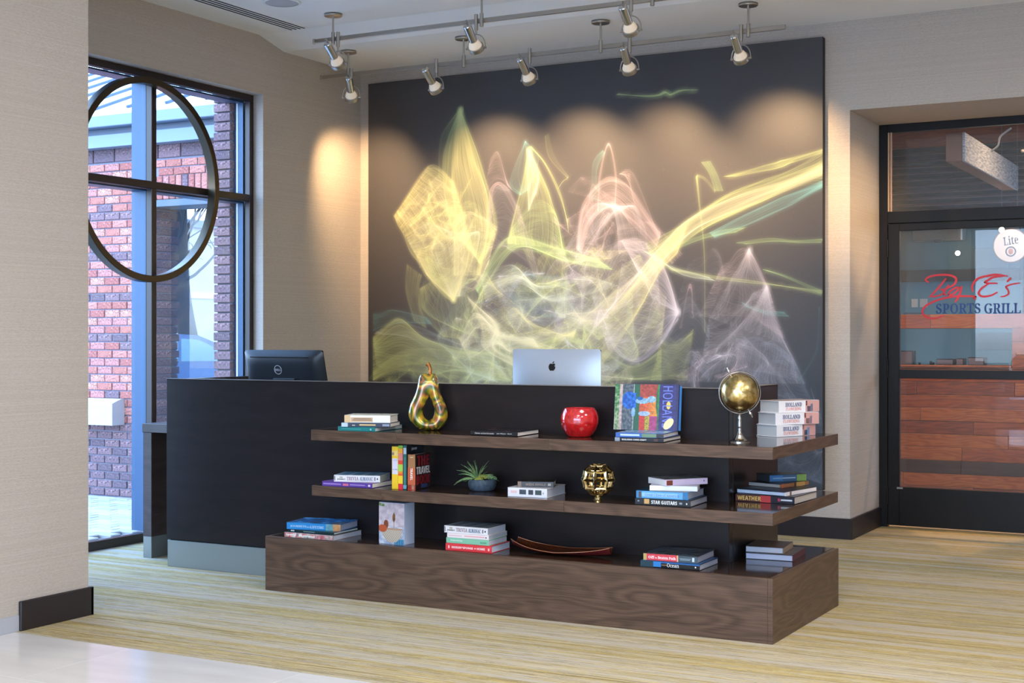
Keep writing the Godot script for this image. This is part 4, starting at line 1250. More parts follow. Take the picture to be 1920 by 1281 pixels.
func blotch(sd: int, cols: Array, f: float, fy := 0.0, size := 96, oct := 3) -> ImageTexture:
	var q := noise(sd, 1.0, oct)
	if fy == 0.0:
		fy = f
	return painted(size, size, func(x, y):
		var t: float = clampf(0.5 + 0.62 * seamless(q, x, y, size, size, f, fy), 0, 0.999) * (cols.size() - 1)
		return rgb(cols[int(t)]).lerp(rgb(cols[mini(int(t) + 1, cols.size() - 1)]), t - int(t)))

func textured(tx: Texture2D, rough: float, metal := 0.0) -> StandardMaterial3D:
	var m := StandardMaterial3D.new()
	m.albedo_texture = tx
	m.roughness = rough
	m.metallic = metal
	return m

func display_pieces() -> void:
	var face := 28.7
	# pear with a hole
	var t := thing("pear_sculpture", "glazed gold and green pear sculpture with a teardrop hole on the top shelf", "sculpture", Vector3(-3.815, 0.842, -6.075), face)
	var ou := [Vector2(0, 0), Vector2(0.05, 0.003), Vector2(0.086, 0.034), Vector2(0.0985, 0.075), Vector2(0.0925, 0.117), Vector2(0.072, 0.162), Vector2(0.056, 0.209), Vector2(0.049, 0.257), Vector2(0.032, 0.287), Vector2(0.002, 0.287), Vector2(-0.03, 0.289), Vector2(-0.048, 0.268), Vector2(-0.056, 0.227), Vector2(-0.07, 0.18), Vector2(-0.0925, 0.132), Vector2(-0.102, 0.09), Vector2(-0.0945, 0.052), Vector2(-0.062, 0.014), Vector2(-0.03, 0.001)]
	var inn := [Vector2(0.0045, 0.0535), Vector2(0.018, 0.06), Vector2(0.027, 0.08), Vector2(0.029, 0.1), Vector2(0.027, 0.115), Vector2(0.02, 0.138), Vector2(0.012, 0.158), Vector2(0.008, 0.166), Vector2(0.006, 0.17), Vector2(0.0045, 0.171), Vector2(0.003, 0.17), Vector2(0.001, 0.166), Vector2(-0.004, 0.158), Vector2(-0.012, 0.142), Vector2(-0.02, 0.125), Vector2(-0.028, 0.1), Vector2(-0.026, 0.08), Vector2(-0.018, 0.065), Vector2(-0.006, 0.056)]
	var co := catmull(ou, 76, true)
	var ci := catmull(inn, 76, true)
	var pb := MB.new()
	pb.grid(76, 20, func(a, b):
		var k: int = int(round(a * 76)) % 76
		var mid: Vector2 = (co[k] + ci[k]) * 0.5
		var half: Vector2 = (co[k] - ci[k]) * 0.5
		var dep: float = 0.046 - 0.012 * clampf((mid.y - 0.1) / 0.2, 0, 1) + 0.006 * clampf(1.0 - mid.y / 0.06, 0, 1)
		var p: Vector2 = mid + half * cos(b * TAU)
		return Vector3(p.x, p.y, dep * sin(b * TAU)), true, true)
	var pm := textured(blotch(91, ["a85a24", "c8a028", "6a7a1c", "3c4a20", "b4683c", "d8b830", "48582a", "c07048", "2e4026"], 0.032, 0.026, 96, 1), 0.24, 0.25)
	tri(pm, Vector3.ONE * 3.0)
	pm.clearcoat_enabled = true
	pm.clearcoat = 0.6
	pm.clearcoat_roughness = 0.04
	part("body", pb, pm, t)
	part("stem", MB.new().tube(catmull([Vector3(0.006, 0.278, 0), Vector3(0.009, 0.305, 0), Vector3(0.004, 0.325, 0), Vector3(-0.006, 0.338, 0)], 12), [0.014, 0.011, 0.0095, 0.009, 0.009, 0.009, 0.009, 0.0095, 0.01, 0.011, 0.012, 0.012], 12), mat("b0703a", 0.25, 0.7), t)
	# red bowl
	t = thing("red_bowl", "round glossy red ceramic bowl on the top shelf", "bowl", Vector3(-2.945, 0.842, -6.035))
	var rm := textured(blotch(95, ["9c1216", "c21a1e", "d4302a"], 0.05), 0.08)
	tri(rm, Vector3.ONE * 8.0)
	rm.clearcoat_enabled = true
	rm.clearcoat = 1.0
	rm.clearcoat_roughness = 0.02
	part("body", MB.new().lathe([Vector2(0, 0.004), Vector2(0.05, 0.0), Vector2(0.057, 0.003), Vector2(0.072, 0.022), Vector2(0.084, 0.044), Vector2(0.0905, 0.066), Vector2(0.0915, 0.084), Vector2(0.088, 0.104), Vector2(0.081, 0.122), Vector2(0.0745, 0.133), Vector2(0.0715, 0.1365), Vector2(0.069, 0.134), Vector2(0.074, 0.122), Vector2(0.082, 0.1), Vector2(0.084, 0.08), Vector2(0.078, 0.046), Vector2(0.06, 0.018), Vector2(0, 0.010)], 56), rm, t)
	# globe
	t = thing("globe", "brass globe on a silver turned stand at the right of the top shelf", "globe", Vector3(-2.158, 0.842, -6.062), face)
	var sv := mat("b8b6b4", 0.2, 1.0)
	var gt := textured(blotch(99, ["8a7440", "c8ac68", "e0cc98", "a89058", "d0bc88", "988c60"], 0.03), 0.27, 1.0)
	tri(gt, Vector3.ONE * 5.0)
	part("ball", MB.new().ball(Vector3(0, 0.222, 0), Vector3.ONE * 0.0865, 40, 24), gt, t)
	var tilt := deg_to_rad(27.0)
	var ring := MB.new()
	for e in [[0.0905, 0.0955, 0.006]]:
		ring.grid(64, 4, func(a, b):
			var q: int = int(round(b * 4)) % 4
			var r: float = [e[0], e[1], e[1], e[0]][q]
			var z: float = [-e[2], -e[2], e[2], e[2]][q]
			return Vector3(cos(a * TAU) * r, 0.222 + sin(a * TAU) * r, z), true)
	part("meridian_ring", ring, sv, t)
	var ax := Vector3(-sin(tilt), cos(tilt), 0)
	for s in [1, -1]:
		var c0 = Vector3(0, 0.222, 0) + ax * 0.086 * s
		part("axis_finial", MB.new().tube([c0, c0 + ax * 0.014 * s, c0 + ax * 0.016 * s, c0 + ax * 0.024 * s, c0 + ax * 0.027 * s, c0 + ax * 0.040 * s], [0.004, 0.004, 0.007, 0.007, 0.005, 0.003], 12), sv, t)
	part("column", MB.new().lathe([Vector2(0.016, 0.034), Vector2(0.009, 0.042), Vector2(0.0075, 0.05), Vector2(0.0095, 0.054), Vector2(0.007, 0.058), Vector2(0.0065, 0.066), Vector2(0.0105, 0.070), Vector2(0.0075, 0.074), Vector2(0.0085, 0.09), Vector2(0.0065, 0.102), Vector2(0.0095, 0.106), Vector2(0.0065, 0.11), Vector2(0.0055, 0.122), Vector2(0.009, 0.126), Vector2(0.009, 0.129), Vector2(0, 0.131)], 20), sv, t)
	part("base", MB.new().grid(32, 8, func(a, b):
		var an: float = a * TAU
		var sq: float = 1.0 + 0.13 * pow(absf(sin(2.0 * an)), 2.0) * (1.0 - b)
		var r: float = lerpf(0.05, 0.012, pow(b, 0.62)) * sq
		return Vector3(sin(an) * r, 0.003 + 0.035 * pow(b, 1.5) + (0.004 * (0.5 - 0.5 * cos(4.0 * an)) * (1.0 - b)), cos(an) * r), true).cyl(Vector3(0, 0, 0), Vector3(0, 0.004, 0), 0.046, 24), sv, t)
	# planter with air plant and succulents
	t = thing("planter", "small slate blue planter bowl with grass tuft and succulents on the middle shelf", "planter", Vector3(-3.475, 0.559, -6.03), face)
	var sl := textured(blotch(103, ["28323c", "3c4a58", "4c5c6a", "324048"], 0.05), 0.6)
	tri(sl, Vector3.ONE * 8.0)
	part("bowl", MB.new().lathe([Vector2(0, 0.0), Vector2(0.05, 0.0), Vector2(0.06, 0.005), Vector2(0.068, 0.02), Vector2(0.07, 0.036), Vector2(0.067, 0.054), Vector2(0.064, 0.0575), Vector2(0.061, 0.055), Vector2(0.06, 0.046), Vector2(0, 0.046)], 40), sl, t)
	part("soil", MB.new().lathe([Vector2(0.06, 0.046), Vector2(0.04, 0.05), Vector2(0, 0.052)], 24), mat("2c241c", 0.95), t)
	var grass := MB.new()
	for k in 46:
		var an := rng.randf() * TAU
		var l := rng.randf_range(0.08, 0.135)
		var lean := rng.randf_range(0.25, 1.25)
		var p := Vector3(-0.022, 0.05, 0.006)
		var dd := Vector3(sin(an) * sin(lean), cos(lean), cos(an) * sin(lean) * 0.7)
		var path := []
		for m in 7:
			path.append(p)
			p += dd * l / 6.0
			dd = (dd + Vector3(sin(an) * 0.06, -0.17 * lean, cos(an) * 0.05)).normalized()
		grass.tube(path, [0.0022, 0.0024, 0.0023, 0.002, 0.0016, 0.001, 0.0004], 5)
	var gm := textured(blotch(107, ["2f6a3c", "5f9a5a", "a9b87c", "4f8458"], 0.05), 0.5)
	tri(gm, Vector3.ONE * 9.0)
	part("grass_tuft", grass, gm, t)
	for e in [[Vector3(0.004, 0.062, 0.026), 0.031, "9aa04a"], [Vector3(0.034, 0.062, 0.016), 0.028, "7f9a68"], [Vector3(0.05, 0.056, 0.0), 0.024, "6f9a6a"], [Vector3(-0.018, 0.055, 0.042), 0.02, "a8a848"]]:
		var sc := MB.new()
		for lv in 4:
			for k in 9 - lv:
				var an2: float = k * TAU / (9 - lv) + lv * 0.5
				var up: float = 0.15 + lv * 0.33
				var ln: float = e[1] * (1.0 - lv * 0.14)
				var d3 := Vector3(sin(an2) * cos(up), sin(up), cos(an2) * cos(up))
				sc.tube([e[0], e[0] + d3 * ln * 0.3, e[0] + d3 * ln * 0.65, e[0] + d3 * ln * 0.9, e[0] + d3 * ln + Vector3(0, 0.003, 0)], [0.002, 0.0045, 0.0058, 0.0036, 0.0004], 6)
		part("succulent", sc, mat(e[2], 0.5), t)
	# gold lattice orb
	t = thing("lattice_orb", "shiny gold open lattice orb ornament on the middle shelf", "ornament", Vector3(-2.805, 0.559, -5.945), face + 6.0)
	var gold := mat("e6d09a", 0.14, 1.0)
	var ob := MB.new()
	var R := 0.082
	var cy := 0.094
	var lat := [-62.0, -31.0, 0.0, 31.0, 58.0]
	for j in 4:
		for i in 8:
			var cn := []
			for c in [[0, 0], [1, 0], [1, 1], [0, 1]]:
				var la := deg_to_rad(lat[j + c[1]])
				var lo: float = (i + c[0] - 0.5) * TAU / 8.0
				cn.append(Vector3(sin(lo) * cos(la), sin(la), cos(lo) * cos(la)) * R + Vector3(0, cy, 0))
			var mid: Vector3 = (cn[0] + cn[1] + cn[2] + cn[3]) * 0.25
			var nn: Vector3 = (mid - Vector3(0, cy, 0)).normalized()
			for s in 4:
				var a: Vector3 = cn[s]
				var b: Vector3 = cn[(s + 1) % 4]
				var ai: Vector3 = mid + (a - mid) * 0.62 - nn * 0.005
				var bi: Vector3 = mid + (b - mid) * 0.62 - nn * 0.005
				var am: Vector3 = (a + b) * 0.5 - nn * 0.002 + (mid - (a + b) * 0.5) * 0.10
				var aim: Vector3 = (ai + bi) * 0.5 + ((a + b) * 0.5 - mid) * 0.02
				# face in two quads, then the inner wall, then the back
				ob.quad(a, am, aim, ai)
				ob.quad(am, b, bi, aim)
				var dp := nn * -0.008
				ob.quad(ai, aim, aim + dp, ai + dp)
				ob.quad(aim, bi, bi + dp, aim + dp)
				ob.quad(ai + dp, aim + dp, am + dp, a + dp)
				ob.quad(aim + dp, bi + dp, b + dp, am + dp)
	part("lattice", ob, gold, t)
	part("foot", MB.new().lathe([Vector2(0, 0), Vector2(0.022, 0), Vector2(0.023, 0.003), Vector2(0.017, 0.008), Vector2(0.018, 0.014), Vector2(0.030, 0.021), Vector2(0.036, 0.026), Vector2(0, 0.024)], 28), gold, t)
	# leaf tray
	t = thing("leaf_tray", "long dark red leaf shaped tray on the base of the shelves", "tray", Vector3(-3.02, 0.282, -6.0), 3.0)
	var shell := func(a: float, b: float, off: float) -> Vector3:
		var x: float = (a - 0.5) * 0.50
		var wv: float = 0.088 * pow(sin(PI * clampf(a * 0.86 + 0.10, 0, 1)), 0.7)
		var s: float = (b - 0.5) * 2.0
		var e: float = absf(a - 0.5) * 2.0
		var y: float = 0.004 + 0.030 * pow(absf(s), 2.2) * (0.55 + 0.45 * e) + (0.030 if a < 0.5 else 0.014) * pow(e, 3.0)
		return Vector3(x, y + off, -s * wv)
	part("outside", MB.new().grid(40, 16, func(a, b): return shell.call(a, 1.0 - b, -0.0035)), mat("5a1c1c", 0.25), t)
	var lt := textured(blotch(111, ["160c0a", "2e1610", "5a2a12", "1c100c", "40200f"], 0.06), 0.3)
	tri(lt, Vector3.ONE * 7.0)
	part("inside", MB.new().grid(40, 16, func(a, b): return shell.call(a, b, 0.0)), lt, t)
	part("rim", MB.new().tube(range(40).map(func(k): return shell.call(k / 39.0, 0.0, -0.0015)), 0.002, 6).tube(range(40).map(func(k): return shell.call(k / 39.0, 1.0, -0.0015)), 0.002, 6), mat("b47a5a", 0.25, 0.3), t)
	# the two computers on the work surface
	t = thing("silver_monitor", "silver all-in-one computer seen from behind with a black fruit emblem", "computer", Vector3(-3.4315, 0.76, -6.752))
	var alu := mat("c2c8d0", 0.38, 0.55)
	var bk := MB.new()
	bk.grid(36, 28, func(a, b):
		var x: float = a * 2.0 - 1.0
		var y: float = b * 2.0 - 1.0
		var px: float = 0.2645 * x
		var py: float = 0.2 * y
		var z: float = 0.030 * (1.0 - pow(absf(x), 2.6)) * (1.0 - pow(absf(y), 2.6))
		var cr := 0.014
		var ex: float = maxf(absf(px) - (0.2645 - cr), 0.0)
		var ey: float = maxf(absf(py) - (0.2 - cr), 0.0)
		var d: float = sqrt(ex * ex + ey * ey)
		if d > cr:
			px -= signf(px) * ex * (1.0 - cr / d)
			py -= signf(py) * ey * (1.0 - cr / d)
		return Vector3(px, 0.29 + py, 0.004 + z))
	part("back_shell", bk, alu, t)
	part("screen", MB.new().box(Vector3(0, 0.29, -0.002), Vector3(0.525, 0.396, 0.008), 0.003), mat("101214", 0.1), t)
	part("stand", MB.new().box(Vector3(0, 0.10, 0.045), Vector3(0.17, 0.2, 0.006), 0.002, Basis(Vector3.RIGHT, -0.25)).box(Vector3(0, 0.004, 0.01), Vector3(0.17, 0.008, 0.16), 0.003), alu, t)
	var ap := [Vector2(0.0, 0.030), Vector2(0.012, 0.034), Vector2(0.022, 0.033), Vector2(0.0285, 0.029), Vector2(0.024, 0.023), Vector2(0.0225, 0.014), Vector2(0.025, 0.006), Vector2(0.032, 0.001), Vector2(0.028, -0.012), Vector2(0.019, -0.025), Vector2(0.012, -0.029), Vector2(0.005, -0.0275), Vector2(0.0, -0.026), Vector2(-0.006, -0.028), Vector2(-0.013, -0.029), Vector2(-0.021, -0.023), Vector2(-0.029, -0.010), Vector2(-0.0325, 0.006), Vector2(-0.029, 0.022), Vector2(-0.020, 0.032), Vector2(-0.010, 0.033)]
	var poly := PackedVector2Array()
	for p in catmull(ap, 63, true):
		poly.append(p * 0.62)
	var leaf := PackedVector2Array()
	for p in [Vector2(0.0, 0.036), Vector2(0.003, 0.044), Vector2(0.009, 0.051), Vector2(0.016, 0.055), Vector2(0.017, 0.048), Vector2(0.013, 0.041), Vector2(0.007, 0.037)]:
		leaf.append(p * 0.62)
	var et := Transform3D(Basis(Vector3.RIGHT, -0.15), Vector3(-0.012, 0.392, 0.0292))
	part("emblem", MB.new().prism(poly, 0.0016, et).prism(leaf, 0.0016, et), mat("08080a", 0.3), t)
	t = thing("black_monitor", "black all-in-one computer seen from behind near the window", "computer", Vector3(-5.09, 0.76, -6.62))
	var bp := mat("20252c", 0.4)
	var tb := Basis(Vector3.RIGHT, deg_to_rad(14.0))
	var bd := MB.new()
	bd.grid(36, 24, func(a, b):
		var x: float = a * 2.0 - 1.0
		var y: float = b * 2.0 - 1.0
		var px: float = 0.284 * x
		var py: float = 0.19 * y
		var z: float = 0.045 * (1.0 - pow(absf(x), 9.0)) * (1.0 - pow(absf(y), 9.0))
		var cr := 0.02
		var ex: float = maxf(absf(px) - (0.284 - cr), 0.0)
		var ey: float = maxf(absf(py) - (0.19 - cr), 0.0)
		var d: float = sqrt(ex * ex + ey * ey)
		if d > cr:
			px -= signf(px) * ex * (1.0 - cr / d)
			py -= signf(py) * ey * (1.0 - cr / d)
		return tb * Vector3(px, py, z) + Vector3(0, 0.296, 0.05))
	part("back_shell", bd, bp, t)
	part("screen", MB.new().box(tb * Vector3(0, 0, -0.006) + Vector3(0, 0.296, 0.05), Vector3(0.562, 0.374, 0.014), 0.004, tb), mat("0e0f11", 0.15), t)
	part("vent_slot", MB.new().box(tb * Vector3(0, 0.158, 0.0445) + Vector3(0, 0.296, 0.05), Vector3(0.42, 0.005, 0.003), 0.0, tb), mat("07080a", 0.8), t)
	part("stand", MB.new().box(tb * Vector3(0.02, -0.05, 0.05) + Vector3(0, 0.296, 0.05), Vector3(0.16, 0.17, 0.02), 0.004, tb).box(Vector3(0.02, 0.12, 0.05), Vector3(0.1, 0.22, 0.02), 0.003).box(Vector3(0.02, 0.006, 0.03), Vector3(0.22, 0.012, 0.18), 0.004), mat("16191e", 0.4), t)
	var lx := Transform3D(tb, tb * Vector3(-0.02, 0.083, 0.0455) + Vector3(0, 0.296, 0.05))
	var gy := mat("b4bac0", 0.35)
	part("emblem_ring", MB.new().tube(range(36).map(func(k): return lx * Vector3(cos(k * TAU / 36) * 0.0255, sin(k * TAU / 36) * 0.0255, 0.0)), 0.0018, 6, true), gy, t)
	letters(t, "lettering", "DELL", 0.040, 0.0135, gy, lx)

# a closed book lying on y; front edge midpoint (x, z); spine on "front" or "right"; o holds the looks
func book(label: String, x: float, z: float, y: float, yaw: float, w: float, d: float, h: float, cover: String, o := {}) -> Node3D:
	var bs := Basis(Vector3.UP, deg_to_rad(yaw))
	var c := Vector3(x, y, z) - bs.z * d * 0.5
	var t := thing("book", label, "book", c, 0.0, o.get("group", ""))
	t.basis = bs
	fill_book(t, w, d, h, cover, o)
	return t

func fill_book(t: Node3D, w: float, d: float, h: float, cover: String, o: Dictionary) -> void:
	var right: bool = o.get("spine", "front") == "right"
	var cm := mat(cover, o.get("rough", 0.35))
	var sm := mat(o.get("spine_color", cover), o.get("rough", 0.35))
	var k := 0.0026
	var inset: float = o.get("inset", 0.004)
	var cb := MB.new()
	cb.box(Vector3(0, k / 2, 0), Vector3(w, k, d), 0.0008)
	cb.box(Vector3(0, h - k / 2, 0), Vector3(w, k, d), 0.0008)
	part("cover", cb, cm, t)
	if right:
		part("spine", MB.new().box(Vector3(w / 2 - k / 2, h / 2, 0), Vector3(k, h - 0.0004, d - 0.0006), 0.001), sm, t)
		part("pages", MB.new().box(Vector3(-k * 0.5, h / 2, 0), Vector3(w - inset - k, h - k * 2.0, d - inset * 2.0)), mat(o.get("pages", "e2ddd6"), 0.8), t)
	else:
		part("spine", MB.new().box(Vector3(0, h / 2, d / 2 - k / 2), Vector3(w - 0.0006, h - 0.0004, k), 0.001), sm, t)
		part("pages", MB.new().box(Vector3(0, h / 2, -k * 0.5), Vector3(w - inset * 2.0, h - k * 2.0, d - inset - k)), mat(o.get("pages", "e2ddd6"), 0.8), t)
	var l := d if right else w
	for b in o.get("bands", []):
		var y0: float = b[3] if b.size() > 3 else 0.02
		var y1: float = b[4] if b.size() > 4 else 0.98
		var mx: float = ((b[0] + b[1]) * 0.5 - 0.5) * l
		var sz := Vector3((b[1] - b[0]) * l, (y1 - y0) * h, 0.0008)
		var at := Vector3(mx, (y0 + y1) * 0.5 * h, d / 2 + 0.0003)
		if right:
			at = Vector3(w / 2 + 0.0003, at.y, -mx)
			sz = Vector3(sz.z, sz.y, sz.x)
		part("spine_print", MB.new().box(at, sz), mat(b[2], 0.4) if b[2] is String else b[2], t)
	for e in o.get("text", []):
		var lx: float = (e[1] - 0.5) * l
		var ly: float = (e[5] if e.size() > 5 else 0.5) * h
		var xf := Transform3D(Basis.IDENTITY, Vector3(lx, ly, d / 2 + 0.001))
		if right:
			xf = Transform3D(Basis(Vector3.UP, PI / 2), Vector3(w / 2 + 0.001, ly, -lx))
		letters(t, "title", e[0], e[2] * l, e[3] * h, mat(e[4], 0.5), xf, e.size() > 6 and e[6], not (e.size() > 7 and e[7]))
	if o.has("top"):
		var tm: StandardMaterial3D = o.top if o.top is StandardMaterial3D else mat(o.top, 0.3)
		part("cover_print", MB.new().quad(Vector3(-w / 2 + 0.001, h + 0.0003, d / 2 - 0.001), Vector3(w / 2 - 0.001, h + 0.0003, d / 2 - 0.001), Vector3(w / 2 - 0.001, h + 0.0003, -d / 2 + 0.001), Vector3(-w / 2 + 0.001, h + 0.0003, -d / 2 + 0.001)), tm, t)

# a book standing upright: spine t wide to the front, height H, depth d; its front cover faces +x
func stood(label: String, x: float, z: float, y: float, yaw: float, tk: float, d: float, hh: float, cover: String, o := {}) -> Node3D:
	var t := thing("book", label, "book", Vector3.ZERO, 0.0, o.get("group", ""))
	var bs := Basis(Vector3.UP, deg_to_rad(yaw))
	t.basis = bs * Basis(Vector3.BACK, -PI / 2)
	t.position = Vector3(x, y + hh / 2, z) - bs.z * d * 0.5
	fill_book(t, hh, d, tk, cover, o)
	return t

func all_books() -> void:
	var S1 := 0.842
	var S2 := 0.559
	var S3 := 0.282
	# top shelf, left stack
	book("teal hardback at the bottom of the left stack on the top shelf", -4.088, -5.832, S1, 5.0, 0.215, 0.29, 0.022, "117a7c", {"top": "2a8c8c", "bands": [[0.10, 0.62, "49a6a4", 0.42, 0.58], [0.86, 0.9, "8ad0cc", 0.3, 0.7]]})
	book("thin navy paperback with gold spine print under the thick cream book", -4.040, -5.845, S1 + 0.022, 17.0, 0.255, 0.17, 0.021, "1c2340", {"inset": 0.001, "spine_color": "20263c", "top": "2a5a8c", "bands": [[0.0, 0.13, "b8cce0"], [0.22, 0.28, "c8c0a8", 0.3, 0.5], [0.37, 0.70, "d8b874", 0.35, 0.68], [0.84, 0.98, "8c94a4", 0.25, 0.75]]})
	book("thick cream hardback with a tan spine label on top of the left stack", -4.036, -5.852, S1 + 0.043, 18.5, 0.237, 0.16, 0.038, "ece6da", {"top": textured(blotch(121, ["ded4b8", "b8b088", "eee8d8", "a89a78"], 0.04), 0.4), "bands": [[0.0, 0.13, "dcb988"], [0.14, 0.62, "cdaa82", 0.12, 0.7], [0.18, 0.6, "8c6c50", 0.3, 0.42], [0.2, 0.58, "8c6c50", 0.5, 0.6]]})
	book("dark flat photo book lying alone in the middle of the top shelf", -3.322, -5.876, S1, 4.0, 0.25, 0.255, 0.022, "14161e", {"rough": 0.15, "top": textured(blotch(123, ["0c1018", "141a24", "1c2a38", "141014", "b07868", "3a4450"], 0.03), 0.12), "text": [["New eclecticism", 0.30, 0.40, 0.34, "d8d4d0", 0.5, false, true], ["Jan Meyer  Boot", 0.72, 0.32, 0.3, "d8d4d0", 0.5, false, true]]})
	book("black boat building book under the blue one below the leaning cover", -2.560, -5.858, S1, 4.5, 0.232, 0.262, 0.0175, "101216", {"top": "1c2028", "bands": [[0.0, 0.10, "8c98a4"], [0.80, 0.88, "5a3c30", 0.2, 0.8]], "text": [["BUILDING CHRIS-CRAFT", 0.40, 0.50, 0.40, "eceae6"]]})
	book("blue picture book on the black boat building book", -2.562, -5.866, S1 + 0.0175, 6.5, 0.226, 0.255, 0.021, "2c5cb0", {"top": textured(blotch(125, ["1c3c80", "3c7cc8", "a8c8e8", "2c4c60", "4a7a50"], 0.04), 0.25), "bands": [[0.55, 0.85, "6a8a6c", 0.1, 0.9], [0.85, 1.0, "2a2c34", 0.05, 0.95], [0.1, 0.5, "b8d0ec", 0.35, 0.75]]})
	leaning_books(S1 + 0.0385)
	# three copies, pages to the left, spines to the right
	var hg := "matching white and pink hardbacks stacked three high"
	var hs := ["bottom of the three stacked white and pink Holland hardbacks", "middle one of the three stacked white and pink Holland hardbacks, set back", "topmost of the three stacked white and pink Holland hardbacks"]
	for k in 3:
		var hx: float = [-2.168, -2.172, -2.172][k]
		var hz: float = [-6.465, -6.478, -6.515][k]
		book(hs[k], hx, hz, S1 + k * 0.0562, [-26.0, -33.0, -29.0][k], 0.135, 0.262, 0.056, "e6e4e8", {"spine": "right", "group": hg, "pages": "c2c6c8", "top": textured(blotch(127, ["e0dce0", "c8c4cc", "a87870", "e4e0e4"], 0.03), 0.3) if k == 2 else "e0dee2", "bands": [[0.66, 1.0, "cc9a94"], [0.66, 0.70, "7c2430", 0.55, 0.95], [0.70, 0.78, "3c4a68", 0.05, 0.5], [0.78, 0.84, "7c9cc0", 0.05, 0.7]], "text": [["HOLLAND", 0.36, 0.40, 0.34, "2c3c70", 0.66, true], ["FLOWERING", 0.36, 0.38, 0.26, "d89088", 0.30, true]]})
	# middle shelf
	book("purple paperback under the trivia book at the left of the middle shelf", -4.150, -5.838, S2, 3.5, 0.296, 0.225, 0.024, "5c3c98", {"inset": 0.001, "top": textured(blotch(131, ["7a4a90", "a86090", "5c4ca0", "c07888"], 0.04), 0.3), "bands": [[0.42, 0.53, "d86a80", 0.25, 0.7], [0.03, 0.38, "a890cc", 0.42, 0.62], [0.56, 0.86, "a890cc", 0.42, 0.62], [0.92, 0.96, "e0d8ec", 0.3, 0.7]]})
	trivia("white trivia almanac with grey blue cover on the purple paperback", -4.113, -5.872, S2 + 0.024, 17.5, "3c6478")
	var vg := "upright books in the row on the middle shelf"
	stood("yellow spined upright book at the left end of the upright row", -3.902, -5.872, S2, 4.0, 0.036, 0.16, 0.212, "e8be24", {"group": vg, "spine_color": "eec428", "inset": 0.001, "bands": [[0.10, 0.22, "e8c878"], [0.14, 0.20, "4a6ca8", 0.05, 0.4], [0.28, 0.65, "d4d4e4", 0.08, 0.94], [0.305, 0.32, "2c4a88", 0.15, 0.85], [0.335, 0.345, "4a5a88", 0.1, 0.9], [0.53, 0.55, "2c4a88", 0.1, 0.9]]})
	var tw := stood("upright book with red, green and yellow blocks and a 20 on its spine", -3.8655, -5.874, S2, 4.0, 0.026, 0.16, 0.218, "d84a2c", {"group": vg, "spine_color": "e08a2c", "inset": 0.001, "bands": [[0.0, 0.07, "7cb83c"], [0.18, 0.34, "d88078"], [0.34, 0.43, "d84028"], [0.43, 0.59, "9cc84c"], [0.64, 0.69, "e0582c"], [0.69, 0.87, "f0cc2c"], [0.87, 1.0, "dc2838"]]})
	letters(tw, "title", "20", 0.022, 0.022, mat("f4b830", 0.5), Transform3D(Basis(Vector3(0, 1, 0), Vector3(-1, 0, 0), Vector3(0, 0, 1)), Vector3(-0.082, 0.013, 0.081)))
	var nb := stood("thin dark teal upright book with a white patch at the top of its spine", -3.839, -5.876, S2, 4.0, 0.022, 0.18, 0.22, "14161f", {"group": vg, "spine_color": "1f6260", "inset": 0.001, "bands": [[0.06, 0.2, "b4c8d0", 0.15, 0.85], [0.27, 0.9, "4c8c8c", 0.4, 0.6], [0.9, 0.98, "6aa0b8", 0.1, 0.9]]})
	letters(nb, "cover_title", "Journeys", 0.055, 0.018, mat("a8a8b4", 0.5), Transform3D(Basis(Vector3(0, 0, -1), Vector3(-1, 0, 0), Vector3(0, 1, 0)), Vector3(-0.088, 0.0225, 0.015)), true)
	var tv := stood("brown and orange box book with TRAVEL down its spine and a dark red cover", -3.8165, -5.884, S2, 4.0, 0.044, 0.16, 0.175, "241012", {"group": vg, "spine_color": "a8764a", "bands": [[0.38, 0.92, "c2603a"], [0.86, 1.0, "b8442e"], [0.87, 0.99, "d8a890", 0.55, 0.85], [0.89, 0.98, "c83020", 0.1, 0.4], [0.075, 0.09, "e8dcc8", 0.3, 0.7]], "text": [["TRAVEL", 0.56, 0.34, 0.30, "f2ece6"]]})
	var cv := Basis(Vector3(0, 0, -1), Vector3(-1, 0, 0), Vector3(0, 1, 0))
	letters(tv, "cover_title", "THE", 0.125, 0.05, mat("9c1c24", 0.5), Transform3D(cv, Vector3(-0.054, 0.0448, 0.0)))
	letters(tv, "cover_title", "TRAVEL", 0.142, 0.036, mat("e4dcd8", 0.5), Transform3D(cv, Vector3(-0.006, 0.0448, 0.0)))
	letters(tv, "cover_title", "BOOK", 0.14, 0.045, mat("8c1a22", 0.5), Transform3D(cv, Vector3(0.040, 0.0448, 0.0)))
	part("cover_picture", MB.new().box(Vector3(0.073, 0.0445, -0.01), Vector3(0.018, 0.0008, 0.06)), mat("2c3c6c", 0.4), tv)
	book("large white photo book with three dark pictures on its spine", -3.139, -5.872, S2, 5.0, 0.202, 0.24, 0.043, "dcdce2", {"pages": "c8ccd6", "top": "e4e4ea", "bands": [[0.30, 0.47, "3c4450", 0.3, 0.82], [0.53, 0.65, "2c3440", 0.3, 0.82], [0.70, 0.86, "3a4a48", 0.3, 0.82], [0.08, 0.24, "dcbcbc", 0.4, 0.7], [0.895, 0.91, "403c40", 0.4, 0.6]]})
	book("small dark wide angle photo book on the large white photo book", -3.122, -5.925, S2 + 0.043, 20.0, 0.172, 0.11, 0.027, "1c1a1c", {"spine_color": "2c2826", "top": textured(blotch(133, ["0c0c10", "241c18", "503c30", "101418", "4a545c"], 0.05, 0.01), 0.2), "bands": [[0.0, 0.1, "7c6450"], [0.84, 0.92, "a8a090", 0.3, 0.7]], "text": [["WIDE ANGLE", 0.5, 0.56, 0.4, "8c7868"]]})
